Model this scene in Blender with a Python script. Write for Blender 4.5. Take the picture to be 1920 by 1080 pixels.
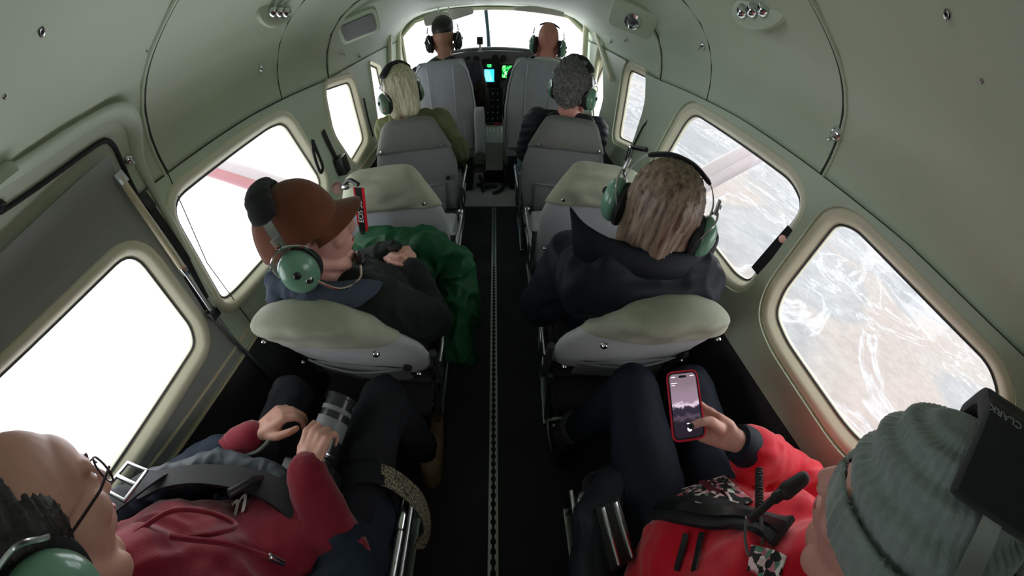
import bpy, bmesh, math, random
from mathutils import Vector, Matrix, noise, geometry
random.seed(7)
C = bpy.context.scene.collection
PI = math.pi
for o in list(bpy.data.objects): bpy.data.objects.remove(o)

# ------------------------------------------------------------------ camera: wide cylindrical lens just under the cabin roof
FOC, TAU, YAW, ROLL, CAMH = 570.0, 0.758196543, 0.0595976, 0.0028238, 1.29
def cam_to_world(xc, yc, zc):
    c, s = math.cos(-ROLL), math.sin(-ROLL); xc, yc = xc*c-yc*s, xc*s+yc*c
    c, s = math.cos(-YAW), math.sin(-YAW); xc, zc = xc*c-zc*s, xc*s+zc*c
    return Vector((xc, zc*math.cos(TAU)-yc*math.sin(TAU), -zc*math.sin(TAU)-yc*math.cos(TAU)))
cd = bpy.data.cameras.new('camera'); cam = bpy.data.objects.new('camera', cd); C.objects.link(cam)
ax, ay, az = cam_to_world(1, 0, 0), cam_to_world(0, -1, 0), cam_to_world(0, 0, -1)
mw = Matrix.Identity(4)
for i, a in enumerate((ax, ay, az)):
    for j in range(3): mw[j][i] = a[j]
mw.translation = Vector((0, 0, CAMH)); cam.matrix_world = mw
cd.type = 'PANO'; cd.clip_start = 0.01; cd.clip_end = 20000
bpy.context.scene.render.engine = 'CYCLES'
def setcam(k, v):
    for tgt in (cd, getattr(cd, 'cycles', None)):
        try: setattr(tgt, k, v); return
        except Exception: pass
    print('CAMERA PROPERTY MISSING', k)
setcam('panorama_type', 'CENTRAL_CYLINDRICAL')
setcam('central_cylindrical_range_u_min', -960/FOC); setcam('central_cylindrical_range_u_max', 960/FOC)
setcam('central_cylindrical_range_v_min', -540/FOC); setcam('central_cylindrical_range_v_max', 540/FOC)
setcam('central_cylindrical_radius', 1.0)
bpy.context.scene.camera = cam

# ------------------------------------------------------------------ sky, light, exposure
w = bpy.data.worlds.new('overcast'); bpy.context.scene.world = w; w.use_nodes = True
nt = w.node_tree; nt.nodes.clear()
wo = nt.nodes.new('ShaderNodeOutputWorld'); bg = nt.nodes.new('ShaderNodeBackground')
tc = nt.nodes.new('ShaderNodeTexCoord'); sx = nt.nodes.new('ShaderNodeSeparateXYZ')
vr = nt.nodes.new('ShaderNodeValToRGB'); mp = nt.nodes.new('ShaderNodeMapRange')
nt.links.new(tc.outputs['Generated'], sx.inputs[0]); nt.links.new(sx.outputs['Z'], mp.inputs['Value'])
mp.inputs['From Min'].default_value = -0.5; mp.inputs['From Max'].default_value = 0.5
cr = vr.color_ramp
cr.elements[0].position = 0.0; cr.elements[0].color = (0.90, 0.90, 0.95, 1)
cr.elements[1].position = 1.0; cr.elements[1].color = (1, 1, 1, 1)
e = cr.elements.new(0.46); e.color = (0.88, 0.92, 1.0, 1)
e = cr.elements.new(0.56); e.color = (1, 1, 1, 1)
nt.links.new(mp.outputs[0], vr.inputs[0]); nt.links.new(vr.outputs[0], bg.inputs[0])
bg.inputs[1].default_value = 1.0; nt.links.new(bg.outputs[0], wo.inputs[0])
vs = bpy.context.scene.view_settings
vs.view_transform = 'Standard'; vs.look = 'None'; vs.exposure = 1.95; vs.gamma = 1; vs.use_curve_mapping = False
sc = bpy.context.scene
sc.cycles.max_bounces = 8; sc.cycles.diffuse_bounces = 6; sc.cycles.transparent_max_bounces = 16
sc.cycles.sample_clamp_indirect = 6

# ------------------------------------------------------------------ helpers
def ray(px, py):
    u, v = (px-960)/FOC, (py-540)/FOC
    return cam_to_world(math.sin(u), v, math.cos(u)).normalized()
EYE = Vector((0, 0, CAMH))
def at(px, py, axis, val):
    d = ray(px, py); i = 'xyz'.index(axis)
    return EYE + d*((val-EYE[i])/d[i])
def srgb(r, g, b):
    f = lambda c: (c/255/12.92) if c/255 <= 0.04045 else ((c/255+0.055)/1.055)**2.4
    return (f(r), f(g), f(b), 1)
def nd(t, kind, **kw):
    n = t.nodes.new(kind)
    for k, v in kw.items():
        if k in n.inputs: n.inputs[k].default_value = v
        else: setattr(n, k, v)
    return n
def mat(name, col, rough=0.6, metal=0.0, var=0.12, vscale=6.0, bump=0.0, bscale=200.0, sheen=0.0, emit=None, es=1.0, weave=None, spec=0.5, coat=0.0, stretch=None):
    m = bpy.data.materials.new(name); m.use_nodes = True; t = m.node_tree
    p = t.nodes['Principled BSDF']
    p.inputs['Roughness'].default_value = rough; p.inputs['Metallic'].default_value = metal
    p.inputs['Specular IOR Level'].default_value = spec; p.inputs['Coat Weight'].default_value = coat
    if sheen: p.inputs['Sheen Weight'].default_value = sheen
    co = t.nodes.new('ShaderNodeTexCoord').outputs['Object']
    if stretch:
        mpn = nd(t, 'ShaderNodeMapping'); mpn.inputs['Scale'].default_value = stretch
        t.links.new(co, mpn.inputs[0]); co = mpn.outputs[0]
    n = nd(t, 'ShaderNodeTexNoise', Scale=vscale, Detail=4.0); t.links.new(co, n.inputs['Vector'])
    r = nd(t, 'ShaderNodeMapRange'); r.inputs['To Min'].default_value = 1-var; r.inputs['To Max'].default_value = 1+var
    r.inputs['From Min'].default_value = 0.3; r.inputs['From Max'].default_value = 0.7
    t.links.new(n.outputs['Fac'], r.inputs['Value'])
    mx = nd(t, 'ShaderNodeVectorMath', operation='SCALE'); mx.inputs[0].default_value = col[:3]
    t.links.new(r.outputs[0], mx.inputs['Scale']); t.links.new(mx.outputs[0], p.inputs['Base Color'])
    if bump or weave:
        b = nd(t, 'ShaderNodeBump', Strength=max(bump, 0.3) if weave else bump); b.inputs['Distance'].default_value = 0.002
        if weave:
            wx = nd(t, 'ShaderNodeTexWave', Scale=weave, Distortion=0.5); wx.bands_direction = 'X'
            wz = nd(t, 'ShaderNodeTexWave', Scale=weave, Distortion=0.5); wz.bands_direction = 'Z'
            t.links.new(co, wx.inputs['Vector']); t.links.new(co, wz.inputs['Vector'])
            ad = nd(t, 'ShaderNodeMath', operation='MULTIPLY')
            t.links.new(wx.outputs['Fac'], ad.inputs[0]); t.links.new(wz.outputs['Fac'], ad.inputs[1])
            t.links.new(ad.outputs[0], b.inputs['Height'])
            r2 = nd(t, 'ShaderNodeMapRange'); r2.inputs['To Min'].default_value = 0.72; r2.inputs['To Max'].default_value = 1.25
            t.links.new(ad.outputs[0], r2.inputs['Value'])
            m2 = nd(t, 'ShaderNodeVectorMath', operation='SCALE'); t.links.new(mx.outputs[0], m2.inputs[0])
            t.links.new(r2.outputs[0], m2.inputs['Scale']); t.links.new(m2.outputs[0], p.inputs['Base Color'])
        else:
            n2 = nd(t, 'ShaderNodeTexNoise', Scale=bscale, Detail=3.0); t.links.new(co, n2.inputs['Vector'])
            t.links.new(n2.outputs['Fac'], b.inputs['Height'])
        t.links.new(b.outputs[0], p.inputs['Normal'])
    if emit:
        p.inputs['Emission Color'].default_value = emit; p.inputs['Emission Strength'].default_value = es
    return m
M = {}
M['panel'] = mat('cabin_panel', srgb(190, 204, 182), 0.55, var=0.04, vscale=2.5, bump=0.04, bscale=300)
M['headliner'] = mat('headliner', srgb(190, 204, 180), 0.6, var=0.05, vscale=2, bump=0.04, bscale=250)
M['door_panel'] = mat('door_panel', srgb(150, 156, 150), 0.6, var=0.04, vscale=3)
M['frame'] = mat('window_surround', srgb(224, 222, 196), 0.5, var=0.03, vscale=4)
M['gasket'] = mat('window_gasket', srgb(60, 64, 66), 0.5, var=0.05)
M['cream'] = mat('cream_trim', srgb(205, 196, 165), 0.45, var=0.05, vscale=5)
M['lower'] = mat('lower_sidewall', srgb(52, 54, 56), 0.7, var=0.12, vscale=8, bump=0.1, bscale=150)
M['floor'] = mat('floor_covering', srgb(44, 46, 47), 0.75, var=0.22, vscale=5, bump=0.15, bscale=220)
M['floorpanel'] = mat('bare_floor_panel', srgb(150, 152, 150), 0.5, var=0.1, vscale=6)
M['seam'] = mat('dark_seam', srgb(52, 58, 50), 0.7)
M['alu'] = mat('aluminium', srgb(200, 203, 205), 0.32, 1.0, var=0.06, vscale=30)
M['rail'] = mat('seat_rail_metal', srgb(175, 180, 178), 0.36, 0.9, var=0.12, vscale=25)
M['steel'] = mat('polished_steel', srgb(220, 222, 224), 0.15, 1.0, var=0.03)
M['hole'] = mat('dark_hole', srgb(18, 20, 18), 0.8)
M['blackplastic'] = mat('black_plastic', srgb(26, 28, 30), 0.4, var=0.1, vscale=30)
M['rubber'] = mat('black_rubber', srgb(30, 31, 32), 0.7, var=0.1)
M['webbing'] = mat('black_webbing', srgb(24, 26, 30), 0.65, weave=180)
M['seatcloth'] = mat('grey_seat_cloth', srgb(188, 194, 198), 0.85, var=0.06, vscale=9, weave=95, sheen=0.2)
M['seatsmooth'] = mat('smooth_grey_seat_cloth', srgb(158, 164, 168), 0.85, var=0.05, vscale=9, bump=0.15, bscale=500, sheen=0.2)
M['seatdark'] = mat('dark_grey_seat_cloth', srgb(118, 120, 122), 0.85, var=0.06, vscale=9, bump=0.15, bscale=500)  # one even dark grey, for second-row seats and upright seats' pans
M['headcover'] = mat('sage_headrest_cloth', srgb(160, 166, 146), 0.8, var=0.12, vscale=14, bump=0.5, bscale=420, sheen=0.1)
M['net'] = mat('pocket_net', srgb(120, 125, 125), 0.8, weave=40)
M['blackcloth'] = mat('black_cloth', srgb(28, 29, 32), 0.9, var=0.2, vscale=10, bump=0.3, bscale=300, sheen=0.1)
M['screw'] = M['steel']
M['white'] = mat('white_plastic', srgb(225, 226, 222), 0.45, var=0.03)
M['red'] = mat('red_plastic', srgb(200, 25, 40), 0.35, var=0.04)
M['glassy'] = None
g = bpy.data.materials.new('cabin_glass'); g.use_nodes = True; t = g.node_tree; t.nodes.clear()
go = nd(t, 'ShaderNodeOutputMaterial'); tr = nd(t, 'ShaderNodeBsdfTransparent'); gl = nd(t, 'ShaderNodeBsdfGlossy', Roughness=0.03)
tr.inputs[0].default_value = (0.95, 0.96, 0.97, 1); ms = nd(t, 'ShaderNodeMixShader'); ms.inputs[0].default_value = 0.05
t.links.new(tr.outputs[0], ms.inputs[1]); t.links.new(gl.outputs[0], ms.inputs[2]); t.links.new(ms.outputs[0], go.inputs[0])
M['glass'] = g

class MB:
    """collects shapes and links them as one mesh object"""
    def __init__(s): s.v = []; s.f = []; s.fm = []; s.mi = 0
    def add(s, vs, fs):
        n = len(s.v); s.v += [Vector(a) for a in vs]; s.f += [[i+n for i in f] for f in fs]; s.fm += [s.mi]*len(fs); return s
    def box(s, c, size, rot=None):
        c = Vector(c); h = Vector(size)/2; R = rot or Matrix.Identity(3)
        vs = [c + R@Vector((h.x*a, h.y*b, h.z*d)) for a in (-1, 1) for b in (-1, 1) for d in (-1, 1)]
        return s.add(vs, [(0,1,3,2),(4,6,7,5),(0,4,5,1),(2,3,7,6),(0,2,6,4),(1,5,7,3)])
    def tube(s, pts, r, n=10, caps=True, flat=None, up=None):
        """sweep a circle (or an ellipse r x flat) along pts; r may be a list"""
        pts = [Vector(p) for p in pts]; m = len(pts); rr = r if isinstance(r, (list, tuple)) else [r]*m
        rings = []; prev = None
        for i, p in enumerate(pts):
            d = (pts[min(i+1, m-1)]-pts[max(i-1, 0)]).normalized()
            if prev is None:
                u = Vector(up) if up is not None else (Vector((0,0,1)) if abs(d.z) < 0.9 else Vector((1,0,0)))
            else: u = prev
            u = (u - d*u.dot(d)); u = u.normalized() if u.length > 1e-6 else d.orthogonal().normalized()
            prev = u; b = d.cross(u)
            fl = rr[i] if flat is None else (flat[i] if isinstance(flat, (list, tuple)) else flat)
            rings.append([p + u*fl*math.cos(2*PI*k/n) + b*rr[i]*math.sin(2*PI*k/n) for k in range(n)])
        vs = [v for rg in rings for v in rg]; fs = []
        for i in range(m-1):
            for k in range(n):
                a, b2 = i*n+k, i*n+(k+1) % n; fs.append((a, b2, b2+n, a+n))
        if caps: fs.append(tuple(range(n))[::-1]); fs.append(tuple((m-1)*n+k for k in range(n)))
        return s.add(vs, fs)
    def strap(s, pts, w, t=0.0025, normals=None):
        """flat ribbon of width w along pts"""
        pts = [Vector(p) for p in pts]; m = len(pts); vs = []; fs = []
        for i, p in enumerate(pts):
            d = (pts[min(i+1, m-1)]-pts[max(i-1, 0)]).normalized()
            nn = Vector(normals[i] if isinstance(normals, list) else normals or (0,0,1)); nn = (nn-d*nn.dot(d)).normalized(); b = d.cross(nn)
            ww = w[i] if isinstance(w, (list, tuple)) else w
            vs += [p+b*ww/2+nn*t/2, p-b*ww/2+nn*t/2, p-b*ww/2-nn*t/2, p+b*ww/2-nn*t/2]
        for i in range(m-1):
            for k in range(4):
                a, b2 = i*4+k, i*4+(k+1) % 4; fs.append((a, b2, b2+4, a+4))
        fs += [(3,2,1,0), tuple((m-1)*4+k for k in range(4))]
        return s.add(vs, fs)
    def ell(s, c, r, R=None, nu=16, nv=10):
        c = Vector(c); R = R or Matrix.Identity(3); r = Vector(r) if hasattr(r, '__len__') else Vector((r, r, r))
        vs = [c+R@Vector((0,0,r.z))]; fs = []
        for i in range(1, nv):
            a = PI*i/nv
            for k in range(nu):
                b = 2*PI*k/nu; vs.append(c+R@Vector((r.x*math.sin(a)*math.cos(b), r.y*math.sin(a)*math.sin(b), r.z*math.cos(a))))
        vs.append(c+R@Vector((0,0,-r.z)))
        for k in range(nu): fs.append((0, 1+k, 1+(k+1) % nu))
        for i in range(nv-2):
            for k in range(nu):
                a, b = 1+i*nu+k, 1+i*nu+(k+1) % nu; fs.append((a, a+nu, b+nu, b))
        L = len(vs)-1
        for k in range(nu): fs.append((L, 1+(nv-2)*nu+(k+1) % nu, 1+(nv-2)*nu+k))
        return s.add(vs, fs)
    def cap(s, p0, r0, p1, r1, n=14):
        """tapered capsule"""
        p0, p1 = Vector(p0), Vector(p1); d = p1-p0
        if d.length < 1e-6: return s.ell(p0, max(r0, r1))
        d.normalize(); pts, rr = [], []
        for a in (85, 65, 45, 22): pts.append(p0-d*r0*math.sin(math.radians(a))); rr.append(r0*math.cos(math.radians(a)))
        pts.append(p0); rr.append(r0); pts.append(p1); rr.append(r1)
        for a in (22, 45, 65, 85): pts.append(p1+d*r1*math.sin(math.radians(a))); rr.append(r1*math.cos(math.radians(a)))
        return s.tube(pts, rr, n)
    def lathe(s, c, axis, prof, n=24, x=None):
        """prof: (radius, height along axis)"""
        c = Vector(c); a = Vector(axis).normalized(); u = a.orthogonal().normalized(); b = a.cross(u); vs = []; fs = []; m = len(prof)
        for r_, h_ in prof:
            for k in range(n): vs.append(c+a*h_+(u*math.cos(2*PI*k/n)+b*math.sin(2*PI*k/n))*max(r_, 1e-5))
        for i in range(m-1):
            for k in range(n): p, q = i*n+k, i*n+(k+1) % n; fs.append((p, q, q+n, p+n))
        fs += [tuple(range(n))[::-1], tuple((m-1)*n+k for k in range(n))]
        return s.add(vs, fs)
    def prism(s, outline, depth, f=None):
        """outline: list of Vectors (closed loop), depth: offset vector"""
        o = [Vector(p) for p in outline]; d = Vector(depth); n = len(o)
        tr_ = geometry.tessellate_polygon([o])
        return s.add(o+[p+d for p in o], [(b, a, c) for a, b, c in tr_]+[(a+n, b+n, c+n) for a, b, c in tr_]+[(i, (i+1) % n, (i+1) % n+n, i+n) for i in range(n)])
    def xf(s, mtx):
        s.v = [mtx@v for v in s.v]; return s
    def build(s, name, m=None, parent=None, smooth=True, bev=0.0, sub=0, angle=40):
        me = bpy.data.meshes.new(name); me.from_pydata([tuple(v) for v in s.v], [], s.f); me.validate(); 
        ms_ = m if isinstance(m, (list, tuple)) else [m]
        for q in ms_:
            if q: me.materials.append(q)
        if len(me.polygons) == len(s.fm) and len(ms_) > 1: me.polygons.foreach_set('material_index', s.fm)
        bm = bmesh.new(); bm.from_mesh(me); bmesh.ops.recalc_face_normals(bm, faces=bm.faces)
        if bev:
            ed = [e_ for e_ in bm.edges if len(e_.link_faces) == 2 and e_.calc_face_angle(0) > math.radians(35)]
            bmesh.ops.bevel(bm, geom=ed, offset=bev, segments=2, affect='EDGES', profile=0.6)
        bm.to_mesh(me); bm.free()
        if smooth:
            me.polygons.foreach_set('use_smooth', [True]*len(me.polygons))
            try: me.set_sharp_from_angle(angle=math.radians(angle))
            except Exception: pass
        o = bpy.data.objects.new(name, me); C.objects.link(o)
        if parent: o.parent = parent
        if sub:
            md = o.modifiers.new('sub', 'SUBSURF'); md.levels = sub; md.render_levels = sub
        return o
def empty(name, loc=(0,0,0), rz=0):
    o = bpy.data.objects.new(name, None); o.location = loc; o.rotation_euler = (0, 0, rz); o.empty_display_size = 0.05; C.objects.link(o); return o
def tag(o, label=None, cat=None, group=None, kind=None):
    if label: o['label'] = label
    if cat: o['category'] = cat
    if group: o['group'] = group
    if kind: o['kind'] = kind
    return o
def struct(o): o['kind'] = 'structure'; return o
def remesh(mb, name, m, voxel, parent=None, smooth_it=4, disp=None, factor=0.5):
    """union of overlapping shapes as one continuous skin"""
    o = mb.build(name, m, None, smooth=False)
    md = o.modifiers.new('r', 'REMESH'); md.mode = 'VOXEL'; md.voxel_size = voxel
    if smooth_it:
        sm = o.modifiers.new('s', 'SMOOTH'); sm.factor = factor; sm.iterations = smooth_it
    dg = bpy.context.evaluated_depsgraph_get(); me = bpy.data.meshes.new_from_object(o.evaluated_get(dg))
    o.modifiers.clear(); old = o.data; o.data = me; bpy.data.meshes.remove(old); me.name = name
    if not me.materials and m:
        me.materials.append(m if not isinstance(m, (list, tuple)) else m[0])
    if disp:
        cs_ = [(v.co.copy(), v.normal.copy()) for v in me.vertices]; fl_ = []
        for c_, n_ in cs_: fl_ += (c_+n_*disp(c_))[:]
        me.vertices.foreach_set('co', fl_); me.update()
    me.polygons.foreach_set('use_smooth', [True]*len(me.polygons))
    if parent: o.parent = parent
    return o
def wrinkle(amp, sc=9.0, seed=0.0, stretch=(1, 1, 1)):
    def f(co):
        p = Vector((co.x*sc*stretch[0]+seed, co.y*sc*stretch[1]+seed*1.7, co.z*sc*stretch[2]))
        p += Vector((noise.noise(p*.7), noise.noise(p*.7+Vector((9, 0, 0))), 0))*.6
        a = noise.noise(p); b = noise.noise(p*2.1+Vector((5, 1, 2)))
        return amp*(max(-.35, 1-abs(a)*5.5)*.75+.45*(1-abs(b)*4)*.6-.1)
    return f
def smoothline(pts, k=6):
    """Catmull-Rom through pts"""
    P = [Vector(p) for p in pts]; P = [P[0]*2-P[1]]+P+[P[-1]*2-P[-2]]; out = []
    for i in range(1, len(P)-2):
        a, b, c, d = P[i-1:i+3]
        for j in range(k):
            t_ = j/k; out.append(0.5*((2*b)+(c-a)*t_+(2*a-5*b+4*c-d)*t_*t_+(3*b-a-3*c+d)*t_**3))
    out.append(P[-2]); return out
def text_mb(body, size, mtx, name, m, parent, depth=0.0004):
    cu = bpy.data.curves.new('t', 'FONT'); cu.body = body; cu.size = size; cu.extrude = depth; cu.align_x = 'CENTER'; cu.align_y = 'CENTER'
    to = bpy.data.objects.new('t', cu); C.objects.link(to)
    dg = bpy.context.evaluated_depsgraph_get(); me = bpy.data.meshes.new_from_object(to.evaluated_get(dg))
    bpy.data.objects.remove(to); me.transform(mtx); me.name = name; me.materials.clear(); me.materials.append(m)
    o = bpy.data.objects.new(name, me); C.objects.link(o)
    if parent: o.parent = parent
    return o
def frame_mtx(o, x, z):
    """matrix with origin o, local x along x and local z along z"""
    z = Vector(z).normalized(); x = Vector(x); x = (x-z*x.dot(z)).normalized(); y = z.cross(x)
    m = Matrix.Identity(4)
    for i, a in enumerate((x, y, z)):
        for j in range(3): m[j][i] = a[j]
    m.translation = Vector(o); return m
# ================================================================== the cabin shell
W = 0.80
ST = [(-1.35, 1.48, 1.24), (0.2, 1.48, 1.26), (0.55, 1.475, 1.24), (0.97, 1.455, 1.215), (1.3, 1.42, 1.185), (1.67, 1.385, 1.15), (2.2, 1.335, 1.14), (2.8, 1.29, 1.13), (3.35, 1.255, 1.12)]
PR = [(1, 0), (0.985, 0.22), (0.955, 0.45), (0.90, 0.68), (0.82, 0.85), (0.72, 0.95), (0.58, 1.0), (0.4, 1.01), (0.2, 1.0), (0, 0.99)]
def station(y):
    if y <= ST[0][0]: return ST[0][1:]
    for a, b in zip(ST, ST[1:]):
        if y <= b[0]:
            k = (y-a[0])/(b[0]-a[0]); return (a[1]+(b[1]-a[1])*k, a[2]+(b[2]-a[2])*k)
    return ST[-1][1:]
def inside(p, inset=0.0):
    T, zs = station(p.y)
    if abs(p.x) > W-inset or p.z < 0: return False
    if p.z <= zs: return True
    k = (p.z-zs)/(T-zs+0.0-inset*0.5)
    if abs(p.x)/(W-inset) < 0.58: 
        return p.z < T-inset
    if k >= 1: return False
    for a, b in zip(PR, PR[1:]):
        if a[1] <= k <= b[1]:
            q = (k-a[1])/(b[1]-a[1]+1e-9); return abs(p.x)/(W-inset) < a[0]+(b[0]-a[0])*q
    return abs(p.x) < W*0.58
def shell(px, py, inset=0.0):
    """the point of the cabin lining seen in that direction"""
    d = ray(px, py); a, b = 0.0, 0.0
    while inside(EYE+d*b, inset) and b < 6: a = b; b += 0.02
    for _ in range(18):
        m = (a+b)/2
        if inside(EYE+d*m, inset): a = m
        else: b = m
    return EYE+d*a
def upper_mesh():
    mb = MB(); ys = [-1.35+0.1*i for i in range(48)]; ys = [y for y in ys if y < 3.35]+[3.35]; prof = [(-a, b) for a, b in PR]+[(a, b) for a, b in PR[::-1][1:]]
    fine = []
    for (a, b), (c, d) in zip(prof, prof[1:]):
        for j in range(3): fine.append((a+(c-a)*j/3, b+(d-b)*j/3))
    fine.append(prof[-1]); n = len(fine); vs = []
    for y in ys:
        T, zs = station(y); vs += [(W*a, y, zs+(T-zs)*b) for a, b in fine]
    fs = [(i*n+k, i*n+k+1, (i+1)*n+k+1, (i+1)*n+k) for i in range(len(ys)-1) for k in range(n-1)]
    mb.add(vs, fs); return mb
ceiling = struct(upper_mesh().build('ceiling', M['headliner'], angle=60))
sol = ceiling.modifiers.new('thick', 'SOLIDIFY'); sol.thickness = 0.03; sol.offset = 1

def round_poly(pts, r, k=6):
    out = []; n = len(pts)
    for i in range(n):
        a, b, c = Vector(pts[i-1]), Vector(pts[i]), Vector(pts[(i+1) % n])
        rr = min(r, (a-b).length*0.45, (c-b).length*0.45); p = b+(a-b).normalized()*rr; q = b+(c-b).normalized()*rr
        for j in range(k+1):
            t_ = j/k; out.append((1-t_)**2*p+2*t_*(1-t_)*b+t_*t_*q)
    return out
def offset(pts, d):
    n = len(pts); A = sum(pts[i].x*pts[(i+1) % n].y-pts[(i+1) % n].x*pts[i].y for i in range(n)); s_ = 1 if A > 0 else -1; out = []
    for i in range(n):
        a, b = pts[i-1], pts[(i+1) % n]; t_ = (b-a).normalized(); out.append(pts[i]+Vector((t_.y, -t_.x))*d*s_)
    return out
GX = 0.83
def px_outline(pts, side):
    return [Vector((p.y, p.z)) for p in (at(px, py, 'x', side*GX) for px, py in pts)]
wins = {
 'R5': ([(1572, 416), (1700, 520), (1862, 686), (1866, 752), (1800, 862), (1700, 862), (1592, 832), (1455, 592)], 0.045),
 'R4': ([(1300, 208), (1490, 340), (1484, 400), (1410, 530), (1300, 418), (1272, 290)], 0.05),
 'R3': ([(1184, 132), (1219, 148), (1218, 200), (1194, 272), (1163, 258)], 0.05),
 'R2': ([(1140, 106), (1141, 190), (1124, 250), (1106, 250), (1118, 160)], 0.03),
 'L5': ([(262, 474), (378, 632), (215, 924), (120, 1060), (-60, 1060), (-60, 785)], 0.045),
 'L4': ([(326, 384), (424, 564), (500, 490), (604, 400), (545, 240), (525, 241)], 0.05),
 'L3': ([(602, 172), (652, 155), (680, 262), (655, 304), (618, 250)], 0.04),
 'L2': ([(684, 120), (704, 128), (726, 226), (703, 246)], 0.02),
}
# glass outlines in cabin co-ordinates (y, z); the two rearmost ones and the hidden corners follow the same pattern of panes
out = {k: px_outline(p, 1 if k[0] == 'R' else -1) for k, (p, r) in wins.items()}
out['L5'] = [Vector((0.315, 1.145)), Vector((0.30, 0.83)), Vector((0.27, 0.775)), Vector((-0.22, 0.72)), Vector((-0.35, 0.74)), Vector((-0.36, 1.10)), Vector((-0.30, 1.145))]
out['L4'] = [Vector((0.50, 1.165)), Vector((0.45, 0.80)), Vector((0.52, 0.785)), Vector((1.22, 0.74)), Vector((1.30, 0.80)), Vector((1.20, 1.115)), Vector((1.10, 1.135))]
for k in ('R4',): out[k] = [Vector((1.33, 1.12)), Vector((0.64, 1.165)), Vector((0.545, 1.13)), Vector((0.55, 0.80)), Vector((0.62, 0.775)), Vector((1.36, 0.77)), Vector((1.42, 0.82))]
out['R5'] = [Vector((0.42, 1.165)), Vector((0.36, 1.19)), Vector((-0.18, 1.175)), Vector((-0.27, 1.12)), Vector((-0.29, 0.93)), Vector((-0.26, 0.80)), Vector((-0.05, 0.745)), Vector((0.30, 0.77)), Vector((0.39, 0.80)), Vector((0.42, 0.88))]
def fill(polys, x):
    bm = bmesh.new(); es = []
    for q in polys:
        vs_ = [bm.verts.new((x, p.x, p.y)) for p in q]; es += [bm.edges.new((vs_[i-1], vs_[i])) for i in range(len(vs_))]
    bmesh.ops.triangle_fill(bm, use_beauty=True, use_dissolve=False, edges=es, normal=(1, 0, 0))
    bm.verts.index_update(); r = ([v.co.copy() for v in bm.verts], [[v.index for v in f.verts] for f in bm.faces]); bm.free(); return r
FRW = {'R5': .045, 'R4': .045, 'R3': .04, 'R2': .015, 'L5': .045, 'L4': .045, 'L3': .04, 'L2': .012}
def make_wall(side):
    s_ = 'R' if side > 0 else 'L'; nm = 'wall_right' if side > 0 else 'wall_left'
    loops = {}; rnd = {'R5': .07, 'R4': .08, 'R3': .05, 'R2': .03, 'L5': .07, 'L4': .08, 'L3': .05, 'L2': .02}
    ys = [-1.35, -0.6, 0.2, 0.55, 0.97, 1.3, 1.67, 2.2, 2.8, 3.35]
    outer = [Vector((-1.35, 0.60)), Vector((3.35, 0.60))]+[Vector((y, station(y)[1])) for y in ys[::-1]]
    polys = [[Vector((p.x, p.y, 0)) for p in outer]]
    for k in out:
        if k[0] != s_: continue
        gl_ = round_poly(out[k], rnd[k]); loops[k] = gl_
        h = offset(gl_, FRW[k]); polys.append([Vector((p.x, p.y, 0)) for p in h])
    mb = MB(); mb.add(*fill(polys, side*W))
    wall = struct(mb.build(nm, M['panel'], smooth=False))
    so = wall.modifiers.new('thick', 'SOLIDIFY'); so.thickness = 0.02; so.offset = -1 if side > 0 else 1
    so.use_rim = True
    lb = MB(); prof = [(W, 0.60), (W-0.004, 0.5), (W-0.012, 0.3), (W-0.035, 0.12), (W-0.09, 0.0)]
    for (a, b), (c, d) in zip(prof, prof[1:]):
        lb.add([(side*a, -1.35, b), (side*a, 3.35, b), (side*c, 3.35, d), (side*c, -1.35, d)], [(0, 1, 2, 3)])
    low = lb.build('lower_panel', M['lower'], wall, angle=60)
    led = MB(); led.tube([(side*(W-0.004), -1.35, 0.605), (side*(W-0.004), 3.2, 0.605)], 0.006, 8); led.build('lower_edge_strip', M['cream'], wall)
    led = MB(); led.tube([(side*(W-0.002), -1.35, 0.655), (side*(W-0.002), 3.2, 0.655)], 0.008, 8); led.build('ledge', M['cream'], wall)
    return wall, loops
LOOPS = {}
walls = {}
for side in (1, -1):
    walls[side], lp = make_wall(side); LOOPS.update(lp)
for i, k in enumerate(('L5', 'R5', 'L4', 'R4', 'L3', 'R3', 'L2', 'R2')):
    side = 1 if k[0] == 'R' else -1; g0 = LOOPS[k]; f = FRW[k]; n = len(g0)
    root = empty('window_%d' % (i+1), (side*GX, sum(p.x for p in g0)/n, sum(p.y for p in g0)/n)); struct(root); inv = Matrix.Translation(-root.location)
    rings = [(offset(g0, f+0.004), W+0.002), (offset(g0, f+0.002), W-0.006), (offset(g0, f*0.72), W-0.011), (offset(g0, f*0.35), W-0.004), (offset(g0, 0.004), GX-0.008), (offset(g0, -0.004), GX-0.004), (offset(g0, -0.004), GX+0.01), (offset(g0, f), GX+0.02)]
    mb = MB(); mb.add([(side*x, p.x, p.y) for rg, x in rings for p in rg], [(a*n+j, a*n+(j+1) % n, (a+1)*n+(j+1) % n, (a+1)*n+j) for a in range(len(rings)-1) for j in range(n)])
    mb.xf(inv).build('window_frame', M['frame'], root, angle=70)
    gk = MB(); lp = offset(g0, -0.001); gk.tube([(side*(GX-0.006), p.x, p.y) for p in lp]+[(side*(GX-0.006), lp[0].x, lp[0].y)], 0.0035, 8, caps=False); gk.xf(inv).build('gasket', M['gasket'], root)
    pn = MB(); tr_ = geometry.tessellate_polygon([[Vector((p.x, p.y, 0)) for p in g0]]); pn.add([(side*GX, p.x, p.y) for p in g0], tr_); pn.xf(inv).build('pane', M['glass'], root, smooth=False)
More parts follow.
